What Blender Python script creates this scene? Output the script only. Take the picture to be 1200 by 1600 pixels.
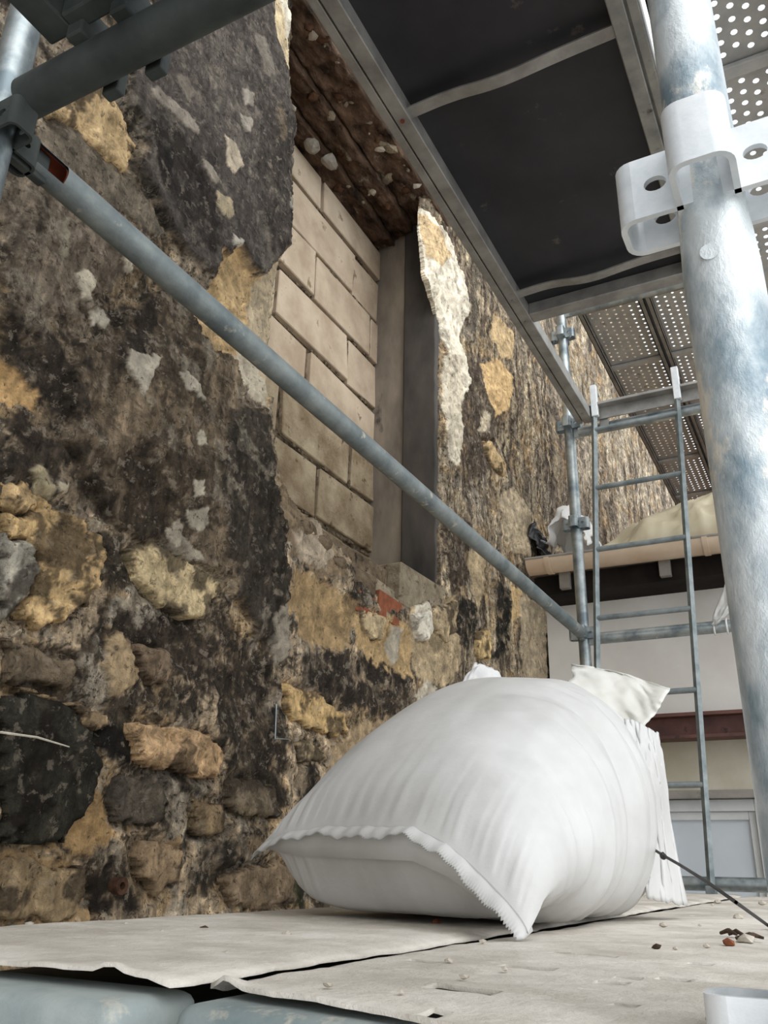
import bpy, bmesh, math, random
import numpy as np
from mathutils import Vector, Matrix

for o in list(bpy.data.objects):
    bpy.data.objects.remove(o, do_unlink=True)
S = bpy.context.scene
COL = S.collection
random.seed(7)

# ------------------------------------------------------------------ camera
# World: x = away from the masonry wall, y = along the wall, z = up; metres; the lens is the origin.
PP = np.array([600.0, 800.0])
_ax = np.array([-2150.0, 1295.0]) - PP
_ay = np.array([1355.0, 1370.0]) - PP
F = math.sqrt(-float(_ax @ _ay))
_X = -np.array([_ax[0], _ax[1], F]); _X /= np.linalg.norm(_X)
_Y = np.array([_ay[0], _ay[1], F]); _Y /= np.linalg.norm(_Y)
_Z = np.cross(_X, _Y)
CM = np.stack([_X, _Y, _Z])
cd = bpy.data.cameras.new('camera'); cam = bpy.data.objects.new('camera', cd); COL.objects.link(cam)
cd.sensor_fit = 'VERTICAL'; cd.sensor_height = 36.0; cd.lens = F / 1600 * 36.0
cd.clip_start = 0.02; cd.clip_end = 200
r_, d_, f_ = CM[:, 0], CM[:, 1], CM[:, 2]
cam.matrix_world = Matrix([[r_[i], -d_[i], -f_[i], 0.0] for i in range(3)] + [[0, 0, 0, 1]])
S.camera = cam

# ------------------------------------------------------------------ light
w = bpy.data.worlds.new('overcast_sky'); S.world = w; w.use_nodes = True
bg = w.node_tree.nodes['Background']
bg.inputs[0].default_value = (0.93, 0.97, 1.0, 1); bg.inputs[1].default_value = 1.55
sd = bpy.data.lights.new('veiled_sun', 'SUN'); sun = bpy.data.objects.new('veiled_sun', sd); COL.objects.link(sun)
sd.energy = 1.5; sd.angle = math.radians(50); sd.color = (1.0, 0.98, 0.95)
sun.rotation_euler = Vector((-0.75, 0.45, -0.75)).to_track_quat('-Z', 'Y').to_euler()
vs = S.view_settings
vs.view_transform = 'Standard'; vs.look = 'None'; vs.gamma = 1.0; vs.use_curve_mapping = False
vs.exposure = -0.07

# ------------------------------------------------------------------ helpers
def at(px, py, axis, val):
    """pixel of the 1200x1600 photograph -> point on the world plane axis = val"""
    d = CM @ np.array([(px - PP[0]) / F, (py - PP[1]) / F, 1.0])
    return d * (val / d[axis])

def lin(c):
    return tuple((v / 255 / 12.92) if v / 255 <= 0.04045 else ((v / 255 + 0.055) / 1.055) ** 2.4 for v in c)

def lin4(c):
    return lin(c) + (1.0,)

def tag(o, label=None, cat=None, group=None, kind=None):
    if label: o['label'] = label
    if cat: o['category'] = cat
    if group: o['group'] = group
    if kind: o['kind'] = kind
    return o

def link(name, me, mat=None, parent=None, smooth=False):
    o = bpy.data.objects.new(name, me); COL.objects.link(o)
    if mat is not None and not me.materials: me.materials.append(mat)
    if parent is not None: o.parent = parent
    if smooth and len(me.polygons):
        me.polygons.foreach_set('use_smooth', np.ones(len(me.polygons), dtype=bool))
    return o

def empty(name, loc=(0, 0, 0)):
    o = bpy.data.objects.new(name, None); COL.objects.link(o); o.location = loc
    o.empty_display_size = 0.05
    return o

class MB:
    """collects vertices and faces in world space"""
    def __init__(s): s.v = []; s.f = []
    def add(s, vs_, fs_):
        n = len(s.v); s.v += [tuple(map(float, p)) for p in vs_]; s.f += [tuple(i + n for i in f) for f in fs_]
    def box(s, lo, hi):
        x0, y0, z0 = lo; x1, y1, z1 = hi
        s.add([(x0,y0,z0),(x1,y0,z0),(x1,y1,z0),(x0,y1,z0),(x0,y0,z1),(x1,y0,z1),(x1,y1,z1),(x0,y1,z1)],
              [(0,3,2,1),(4,5,6,7),(0,1,5,4),(1,2,6,5),(2,3,7,6),(3,0,4,7)])
    def tube(s, a, b, r, n=24, cap=True, r2=None):
        s.path([a, b], [r, r if r2 is None else r2], n, cap)
    def path(s, pts, rs, n=12, cap=True):
        pts = [Vector(p) for p in pts]
        if not isinstance(rs, (list, tuple)): rs = [rs] * len(pts)
        base = len(s.v); up = None
        for i, p in enumerate(pts):
            t = (pts[min(i + 1, len(pts) - 1)] - pts[max(i - 1, 0)]).normalized()
            if up is None:
                up = Vector((0, 0, 1)) if abs(t.z) < 0.9 else Vector((1, 0, 0))
            a = t.cross(up).normalized(); b = a.cross(t).normalized(); up = b
            for k in range(n):
                th = 2 * math.pi * k / n
                q = p + (a * math.cos(th) + b * math.sin(th)) * rs[i]
                s.v.append((q.x, q.y, q.z))
        for i in range(len(pts) - 1):
            for k in range(n):
                k2 = (k + 1) % n
                s.f.append((base + i*n + k, base + i*n + k2, base + (i+1)*n + k2, base + (i+1)*n + k))
        if cap:
            s.f.append(tuple(base + k for k in range(n))[::-1])
            s.f.append(tuple(base + (len(pts)-1)*n + k for k in range(n)))
    def ring_tube(s, a, b, ro, ri, n=24):
        """hollow tube with a wall thickness and open ends"""
        a = Vector(a); b = Vector(b); t = (b - a).normalized()
        up = Vector((0, 0, 1)) if abs(t.z) < 0.9 else Vector((1, 0, 0))
        e = t.cross(up).normalized(); g = e.cross(t)
        base = len(s.v)
        for (p, r) in ((a, ro), (b, ro), (b, ri), (a, ri)):
            for k in range(n):
                th = 2*math.pi*k/n; q = p + (e*math.cos(th) + g*math.sin(th))*r
                s.v.append((q.x, q.y, q.z))
        for j in range(4):
            for k in range(n):
                k2 = (k+1) % n; j2 = (j+1) % 4
                s.f.append((base+j*n+k, base+j*n+k2, base+j2*n+k2, base+j2*n+k))
    def holed_plate(s, o, u, v, nrm, w, h, t, cu, cv, ru, rv=None, n=16):
        """rectangular plate of size w,h at corner o along u,v with thickness t along nrm and one round hole"""
        rv = rv or ru; o = Vector(o); u = Vector(u); v = Vector(v); nrm = Vector(nrm)
        ang = [2*math.pi*k/n for k in range(n)] + [math.atan2(b-cv, a-cu) % (2*math.pi) for a in (0, w) for b in (0, h)]
        ang = sorted(ang); m = len(ang); base = len(s.v)
        for z in (0, t):
            for a in ang:
                c, d = math.cos(a), math.sin(a)
                L = min([x for x in ((w-cu)/c if c > 1e-9 else (-cu/c if c < -1e-9 else 1e9),
                                     (h-cv)/d if d > 1e-9 else (-cv/d if d < -1e-9 else 1e9))])
                for (aa, bb) in ((cu + L*c, cv + L*d), (cu + ru*c, cv + rv*d)):
                    q = o + u*aa + v*bb + nrm*z; s.v.append((q.x, q.y, q.z))
        for k in range(m):
            k2 = (k+1) % m
            A = lambda z, kk, e: base + z*2*m + kk*2 + e
            s.f += [(A(0,k,0),A(0,k,1),A(0,k2,1),A(0,k2,0)), (A(1,k,0),A(1,k2,0),A(1,k2,1),A(1,k,1)),
                    (A(0,k,1),A(1,k,1),A(1,k2,1),A(0,k2,1)), (A(0,k,0),A(0,k2,0),A(1,k2,0),A(1,k,0))]
    def build(s, name, mat, parent=None, smooth=None, bevel=0, seg=2, origin=None):
        me = bpy.data.meshes.new(name)
        rt = parent
        while rt is not None and rt.parent is not None: rt = rt.parent
        o0 = Vector(origin) if origin is not None else (Vector(rt.location) if rt is not None and rt.type == 'EMPTY' else Vector((0,0,0)))
        me.from_pydata([(p[0]-o0.x, p[1]-o0.y, p[2]-o0.z) for p in s.v], [], s.f); me.validate()
        bm = bmesh.new(); bm.from_mesh(me)
        bmesh.ops.recalc_face_normals(bm, faces=bm.faces)
        if bevel:
            es = [e for e in bm.edges if len(e.link_faces) == 2 and e.calc_face_angle(0) > 0.6]
            bmesh.ops.bevel(bm, geom=es, offset=bevel, segments=seg, affect='EDGES', profile=0.5)
        bm.to_mesh(me); bm.free()
        o = link(name, me, mat, parent)
        if origin is not None: o.location = o0
        if smooth is not None:
            me.polygons.foreach_set('use_smooth', np.ones(len(me.polygons), dtype=bool))
            try: me.set_sharp_from_angle(angle=math.radians(smooth))
            except Exception: pass
        return o

def grid_mesh(name, P, col=None, mask=None, closed_u=False):
    """P: (n,m,3) positions -> quad mesh; col (n,m,3) linear vertex colours; mask (n-1,m-1) faces to keep"""
    n, m = P.shape[:2]
    idx = np.arange(n*m).reshape(n, m)
    if closed_u: 
        idx2 = np.vstack([idx, idx[:1]])
    else: idx2 = idx
    q = np.stack([idx2[:-1, :-1], idx2[1:, :-1], idx2[1:, 1:], idx2[:-1, 1:]], -1)
    q = q[mask] if mask is not None else q.reshape(-1, 4)
    v = P.reshape(-1, 3); c = col.reshape(-1, col.shape[-1]) if col is not None else None
    used = np.zeros(n*m, dtype=bool); used[q.ravel()] = True
    re = np.cumsum(used) - 1
    v = v[used]; q = re[q]
    if c is not None: c = c[used]
    return raw_mesh(name, v, q, c)

def raw_mesh(name, v, q, c=None):
    me = bpy.data.meshes.new(name)
    me.vertices.add(len(v)); me.vertices.foreach_set('co', np.ascontiguousarray(v, dtype=np.float32).ravel())
    me.loops.add(q.size); me.loops.foreach_set('vertex_index', np.ascontiguousarray(q, dtype=np.int32).ravel())
    me.polygons.add(len(q))
    me.polygons.foreach_set('loop_start', np.arange(0, q.size, q.shape[1], dtype=np.int32))
    me.polygons.foreach_set('use_smooth', np.ones(len(q), dtype=bool))
    me.update(calc_edges=True)
    if c is not None:
        a = me.color_attributes.new('Col', 'FLOAT_COLOR', 'POINT')
        a.data.foreach_set('color', np.ascontiguousarray(c if c.shape[1] == 4 else np.concatenate([c, np.ones((len(c), 1))], 1), dtype=np.float32).ravel())
    return me

# value noise ---------------------------------------------------------------
_tabs = {}
def vnoise(u, v, seed):
    if seed not in _tabs: _tabs[seed] = np.random.RandomState(seed).rand(256, 256)
    T = _tabs[seed]
    iu = np.floor(u).astype(int); iv = np.floor(v).astype(int); fu = u - iu; fv = v - iv
    fu = fu*fu*fu*(fu*(fu*6-15)+10); fv = fv*fv*fv*(fv*(fv*6-15)+10)
    a = T[iu & 255, iv & 255]; b = T[(iu+1) & 255, iv & 255]; c = T[iu & 255, (iv+1) & 255]; d = T[(iu+1) & 255, (iv+1) & 255]
    return (a*(1-fu)+b*fu)*(1-fv) + (c*(1-fu)+d*fu)*fv
def fbm(u, v, seed, octv=5, gain=0.55):
    s = 0; a = 1; t = 0
    for k in range(octv):
        s = s + a*vnoise(u*2**k + 17.3*k, v*2**k + 5.1*k, seed + k); t += a; a *= gain
    return s / t
def sst(a, b, x):
    t = np.clip((x-a)/(b-a), 0, 1); return t*t*(3-2*t)

def poly_sdf(pts, u, v):
    """positive inside"""
    d = np.full(u.shape, 1e9); ins = np.zeros(u.shape, dtype=bool); n = len(pts)
    for i in range(n):
        a = pts[i]; b = pts[(i+1) % n]; e = (b[0]-a[0], b[1]-a[1])
        wu = u-a[0]; wv = v-a[1]; t = np.clip((wu*e[0]+wv*e[1])/(e[0]**2+e[1]**2+1e-12), 0, 1)
        d = np.minimum(d, (wu-e[0]*t)**2 + (wv-e[1]*t)**2)
        c = ((a[1] <= v) & (b[1] > v)) | ((b[1] <= v) & (a[1] > v))
        xx = a[0] + (v-a[1])/(e[1] if abs(e[1]) > 1e-12 else 1e-12)*e[0]
        ins ^= (c & (u < xx))
    d = np.sqrt(d); return np.where(ins, d, -d)

# ------------------------------------------------------------------ materials
def newmat(name):
    m = bpy.data.materials.new(name); m.use_nodes = True; nt = m.node_tree
    return m, nt, nt.nodes['Principled BSDF']
def N(nt, t, **kw):
    n = nt.nodes.new(t)
    for k, v in kw.items():
        if k in n.inputs: n.inputs[k].default_value = v
        else: setattr(n, k, v)
    return n
def coords(nt, scale=(1, 1, 1)):
    tc = N(nt, 'ShaderNodeTexCoord'); mp = N(nt, 'ShaderNodeMapping'); mp.inputs['Scale'].default_value = scale
    nt.links.new(tc.outputs['Object'], mp.inputs['Vector']); return mp.outputs['Vector']
def noise(nt, vec, scale, detail=5, rough=0.6):
    n = N(nt, 'ShaderNodeTexNoise', Scale=scale, Detail=detail, Roughness=rough); nt.links.new(vec, n.inputs['Vector']); return n.outputs['Fac']
def ramp(nt, fac, stops):
    r = N(nt, 'ShaderNodeValToRGB'); cr = r.color_ramp
    while len(cr.elements) < len(stops): cr.elements.new(0.5)
    for e, (p, c) in zip(cr.elements, stops): e.position = p; e.color = c if len(c) == 4 else lin4(c)
    nt.links.new(fac, r.inputs['Fac']); return r.outputs['Color']
def mix(nt, fac, a, b, mode='MIX'):
    m = N(nt, 'ShaderNodeMix', data_type='RGBA', blend_type=mode)
    for s_, val in ((m.inputs[0], fac), (m.inputs[6], a), (m.inputs[7], b)):
        if hasattr(val, 'is_linked'): nt.links.new(val, s_)
        else: s_.default_value = val
    return m.outputs[2]
def bump(nt, bsdf, h, strength=0.5, dist=0.01, prev=None):
    b = N(nt, 'ShaderNodeBump', Strength=strength, Distance=dist); nt.links.new(h, b.inputs['Height'])
    nt.links.new(b.outputs['Normal'], bsdf.inputs['Normal'])

def mat_blend(name, c1, c2, scale=8, rough=0.7, metal=0.0, c3=None, t3=0.62, s3=20, stretch=(1,1,1), bs=0.2, bd=0.004, lo=0.35, hi=0.65, spec=0.5):
    m, nt, b = newmat(name); v = coords(nt, stretch)
    col = ramp(nt, noise(nt, v, scale), [(lo, c1), (hi, c2)])
    if c3 is not None:
        f = ramp(nt, noise(nt, v, s3, 6, 0.65), [(t3, (0,0,0,1)), (t3+0.08, (1,1,1,1))])
        col = mix(nt, f, col, lin4(c3))
    nt.links.new(col, b.inputs['Base Color'])
    b.inputs['Roughness'].default_value = rough; b.inputs['Metallic'].default_value = metal
    b.inputs['Specular IOR Level'].default_value = spec
    if bs: bump(nt, b, noise(nt, v, scale*6, 6, 0.7), bs, bd)
    return m

M = {}
M['galv'] = mat_blend('galvanised_steel', (118,130,136), (186,192,192), 14, 0.42, 0.75, (214,208,196), 0.66, 22, bs=0.12)
M['galv_post'] = mat_blend('dusty_galvanised_post', (128,148,160), (218,224,226), 20, 0.36, 0.25, (236,230,218), 0.58, 26, stretch=(1,1,0.6), bs=0.4, bd=0.004, lo=0.38, hi=0.58)
M['galv_clean'] = mat_blend('clean_zinc', (212,218,222), (236,238,240), 30, 0.4, 0.15, bs=0.08)
M['galv_dark'] = mat_blend('dark_shaded_steel', (46,52,52), (72,78,76), 12, 0.7, 0.1, (96,92,84), 0.68, 25, bs=0.2)
M['rail'] = mat_blend('blue_grey_painted_tube', (99,109,112), (140,147,146), 12, 0.5, 0.2, (184,178,166), 0.61, 16, bs=0.3)
M['rust'] = mat_blend('rusty_steel', (110,52,36), (150,76,52), 20, 0.8)
M['alu'] = mat_blend('worn_aluminium', (140,138,134), (176,174,170), 10, 0.5, 0.55, (196,190,180), 0.68, 30, bs=0.1)
M['alu_dark'] = mat_blend('grimy_shaded_aluminium', (128,128,126), (164,162,156), 10, 0.55, 0.5, (86,80,72), 0.62, 18, bs=0.1)
M['ladder'] = mat_blend('ladder_steel', (112,122,124), (150,158,160), 18, 0.5, 0.5, bs=0.1)
M['perf'] = mat_blend('perforated_steel', (172,173,173), (198,197,194), 12, 0.6, 0.15, (150,144,136), 0.62, 12, bs=0.1)
M['phenolic'] = mat_blend('dark_phenolic_plywood', (28,29,35), (46,46,51), 4, 0.55, 0, (92,84,78), 0.66, 11, bs=0.05)
M['steel_end'] = mat_blend('blue_grey_plank_end', (118,132,134), (158,166,164), 10, 0.7, 0.05, (198,190,176), 0.56, 12, bs=0.3)
M['deck'] = mat_blend('dusty_deck', (186,179,168), (222,216,207), 9, 0.95, 0, (216,210,200), 0.60, 30, bs=0.6, bd=0.006, spec=0.2)
M['grit'] = mat_blend('plaster_grit', (170,160,145), (205,198,186), 40, 0.95, 0, bs=0.4, spec=0.2)
M['twig'] = mat_blend('dark_debris', (54,44,38), (84,68,56), 40, 0.9, 0, spec=0.2)
M['brick'] = mat_blend('brick_fragment', (120,72,52), (150,92,66), 40, 0.95, spec=0.2)
M['cable'] = mat_blend('black_cable', (30,28,28), (46,42,40), 30, 0.6)
M['facade'] = mat_blend('white_render', (218,213,206), (234,231,226), 2.2, 0.9, 0, (188,180,168), 0.70, 3, bs=0.15, spec=0.2)
M['facade_low'] = mat_blend('stained_render', (180,172,152), (204,198,184), 3, 0.9, 0, (160,148,120), 0.62, 5, bs=0.15, spec=0.2)
M['gutter'] = mat_blend('cream_gutter', (200,174,148), (220,200,176), 5, 0.5, 0, (120,92,66), 0.69, 14, bs=0.05)
M['eave'] = mat_blend('shaded_eave_timber', (26,22,20), (44,38,34), 6, 0.9, spec=0.2)
M['brown'] = mat_blend('brown_painted_steel', (78,48,44), (110,72,64), 9, 0.6, 0, (60,40,36), 0.6, 14)
M['winframe'] = mat_blend('white_window_frame', (204,206,206), (222,224,224), 6, 0.5)
M['lintel_grey'] = mat_blend('grey_lintel', (132,128,122), (158,152,144), 8, 0.8, 0, (110,100,90), 0.6, 12)
M['tile'] = mat_blend('weathered_roof', (104,84,70), (140,116,98), 8, 0.9)
M['ground'] = mat_blend('street_ground', (140,136,130), (165,160,152), 1.5, 0.95, spec=0.2)
M['black_sheet'] = mat_blend('black_plastic', (24,24,26), (50,50,54), 20, 0.35)
M['block_dirty'] = mat_blend('stained_concrete_block', (126,108,84), (176,160,134), 7, 0.95, 0, (92,76,58), 0.60, 13, bs=0.9, bd=0.01, spec=0.2)
M['block'] = mat_blend('concrete_block', (167,148,127), (197,180,158), 6, 0.95, 0, (128,112,90), 0.63, 12, stretch=(1,1,1), bs=0.6, bd=0.004, spec=0.2)
M['block_mortar'] = mat_blend('block_mortar', (66,56,46), (150,134,112), 22, 1.0, 0, (46,38,32), 0.55, 30, bs=1.0, bd=0.01, spec=0.1)
M['reveal'] = mat_blend('sooty_reveal_plaster', (98,90,82), (146,134,118), 6, 0.8, 0, (70,64,60), 0.62, 9, stretch=(1,1,0.35), bs=0.25)
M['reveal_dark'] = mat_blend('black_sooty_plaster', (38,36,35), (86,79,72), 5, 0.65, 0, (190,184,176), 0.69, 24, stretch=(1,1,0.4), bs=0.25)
M['timber'] = mat_blend('rotten_lintel_timber', (62,48,40), (158,126,102), 16, 0.95, 0, (196,180,158), 0.60, 13, stretch=(1,0.5,1), bs=1.0, bd=0.04, spec=0.2)
M['rotcrumb'] = mat_blend('rotten_wood_crumbs', (58,40,30), (104,74,54), 30, 0.95, bs=0.6, bd=0.01, spec=0.2)
M['sill'] = mat_blend('worn_sill_stone', (142,126,104), (196,180,154), 16, 0.95, 0, (96,82,66), 0.60, 24, bs=1.0, bd=0.02, spec=0.2)
M['rubble'] = mat_blend('rubble_stone', (108,92,74), (168,148,122), 18, 0.95, 0, (64,55,48), 0.56, 30, bs=1.0, bd=0.02, spec=0.2)
M['lime'] = mat_blend('broken_lime_plaster', (188,176,158), (220,212,198), 12, 0.95, 0, (150,134,114), 0.62, 26, bs=0.8, bd=0.01, spec=0.2)
M['cement_lump'] = mat_blend('cement_lump', (138,130,120), (172,164,152), 16, 0.95, bs=0.8, bd=0.01, spec=0.2)

def wall_material():
    m, nt, b = newmat('sooty_masonry'); v = coords(nt)
    vn = N(nt, 'ShaderNodeVertexColor', layer_name='Col'); vc = vn.outputs['Color']; grain = vn.outputs['Alpha']
    wn = N(nt, 'ShaderNodeTexNoise', Scale=14, Detail=4, Roughness=0.6); nt.links.new(v, wn.inputs['Vector'])
    wa = N(nt, 'ShaderNodeVectorMath', operation='MULTIPLY_ADD'); wa.inputs[1].default_value = (0.05, 0.05, 0.05); nt.links.new(wn.outputs['Color'], wa.inputs[0]); nt.links.new(v, wa.inputs[2])
    wv = wa.outputs[0]
    def off(vec, d):
        m_ = N(nt, 'ShaderNodeMapping'); m_.inputs['Location'].default_value = d; nt.links.new(vec, m_.inputs['Vector']); return m_.outputs['Vector']
    n1 = noise(nt, wv, 24, 10, 0.74); n2 = noise(nt, off(wv, (3,1,7)), 62, 8, 0.72); n3 = noise(nt, coords(nt, (1, 1, 0.16)), 60, 8, 0.72)
    n4 = noise(nt, off(wv, (9,4,2)), 34, 8, 0.70); n5 = noise(nt, off(wv, (5,8,3)), 17, 8, 0.72)
    c = mix(nt, 0.9, vc, ramp(nt, n1, [(0.36, (0.36,0.35,0.34,1)), (0.46, (0.85,0.84,0.83,1)), (0.54, (1.15,1.14,1.12,1)), (0.64, (1.85,1.82,1.76,1))]), 'MULTIPLY')
    c = mix(nt, 0.7, c, ramp(nt, n3, [(0.36, (0.45,0.44,0.43,1)), (0.5, (1,1,1,1)), (0.64, (1.65,1.62,1.57,1))]), 'MULTIPLY')
    c = mix(nt, ramp(nt, n5, [(0.545, (0,0,0,1)), (0.60, (0.6,0.6,0.6,1))]), c, lin4((60,53,47)))
    c = mix(nt, ramp(nt, n4, [(0.56, (0,0,0,1)), (0.605, (0.6,0.6,0.6,1))]), c, lin4((176,164,147)))
    c = mix(nt, ramp(nt, n2, [(0.55, (0,0,0,1)), (0.60, (0.75,0.75,0.75,1))]), c, lin4((48,43,39)))
    mild = mix(nt, 0.85, vc, ramp(nt, n1, [(0.34, (0.66,0.65,0.64,1)), (0.5, (1,1,1,1)), (0.66, (1.3,1.29,1.27,1))]), 'MULTIPLY')
    mild = mix(nt, ramp(nt, n2, [(0.60, (0,0,0,1)), (0.64, (0.7,0.7,0.7,1))]), mild, lin4((70,60,50)))
    c = mix(nt, grain, mild, c)
    gm = N(nt, 'ShaderNodeGamma', Gamma=1.22); nt.links.new(c, gm.inputs['Color'])
    hs_ = N(nt, 'ShaderNodeHueSaturation', Saturation=0.90, Value=1.5); nt.links.new(gm.outputs[0], hs_.inputs['Color']); c = hs_.outputs[0]
    nt.links.new(c, b.inputs['Base Color'])
    b.inputs['Roughness'].default_value = 0.95; b.inputs['Specular IOR Level'].default_value = 0.15
    bump(nt, b, n1, 1.0, 0.03)
    return m
M['wall'] = wall_material()

def sack_material():
    m, nt, b = newmat('white_woven_polypropylene'); v = coords(nt)
    col = ramp(nt, noise(nt, v, 5, 5), [(0.35, (190,189,187)), (0.65, (209,209,208))])
    f = ramp(nt, noise(nt, v, 34, 7, 0.7), [(0.72, (0,0,0,1)), (0.78, (0.6,0.6,0.6,1))])
    col = mix(nt, f, col, lin4((150,144,136)))
    nt.links.new(col, b.inputs['Base Color'])
    b.inputs['Roughness'].default_value = 0.5
    h = noise(nt, coords(nt, (1,1,1)), 26, 5, 0.6)
    bump(nt, b, h, 0.12, 0.01)
    return m
M['sack'] = sack_material()
def sheet_material(name, c, trans):
    m, nt, b = newmat(name); v = coords(nt)
    nt.links.new(ramp(nt, noise(nt, v, 7), [(0.3, c), (0.7, tuple(min(255, int(x*1.07)) for x in c))]), b.inputs['Base Color'])
    b.inputs['Roughness'].default_value = 0.4
    ts = N(nt, 'ShaderNodeBsdfTranslucent'); ts.inputs['Color'].default_value = lin4(c)
    mx = N(nt, 'ShaderNodeMixShader'); mx.inputs[0].default_value = trans
    out = nt.nodes['Material Output']
    nt.links.new(b.outputs[0], mx.inputs[1]); nt.links.new(ts.outputs[0], mx.inputs[2]); nt.links.new(mx.outputs[0], out.inputs[0])
    return m
M['film'] = sheet_material('white_plastic_film', (232,232,230), 0.3)
M['tarp'] = sheet_material('beige_plastic_tarp', (206,196,170), 0.2)
M['flap'] = sheet_material('loose_sack_cloth', (230,229,224), 0.3)
def glass_material():
    m, nt, b = newmat('milky_window_glass'); v = coords(nt)
    nt.links.new(ramp(nt, noise(nt, v, 2), [(0.3, (196,204,212)), (0.7, (212,218,224))]), b.inputs['Base Color'])
    b.inputs['Roughness'].default_value = 0.25
    return m
M['glass'] = glass_material()

# ================================================================== THE SETTING
GZ = -2.07                     # street level
WX = -1.25                     # face of the masonry wall
XB = -1.56                     # back of the blocked window
DZ = -0.07                     # top of the deck
YN, YF = 0.54, 3.50            # near and far scaffold frames
g = MB(); g.box((-1.7, -3.5, GZ-0.1), (7, 14, GZ)); tag(g.build('ground', M['ground']), kind='structure')

def wp(*px):                   # photo pixels -> (y, z) on the wall face
    return [tuple(at(x, y, 0, WX)[1:]) for x, y in px]

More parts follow.
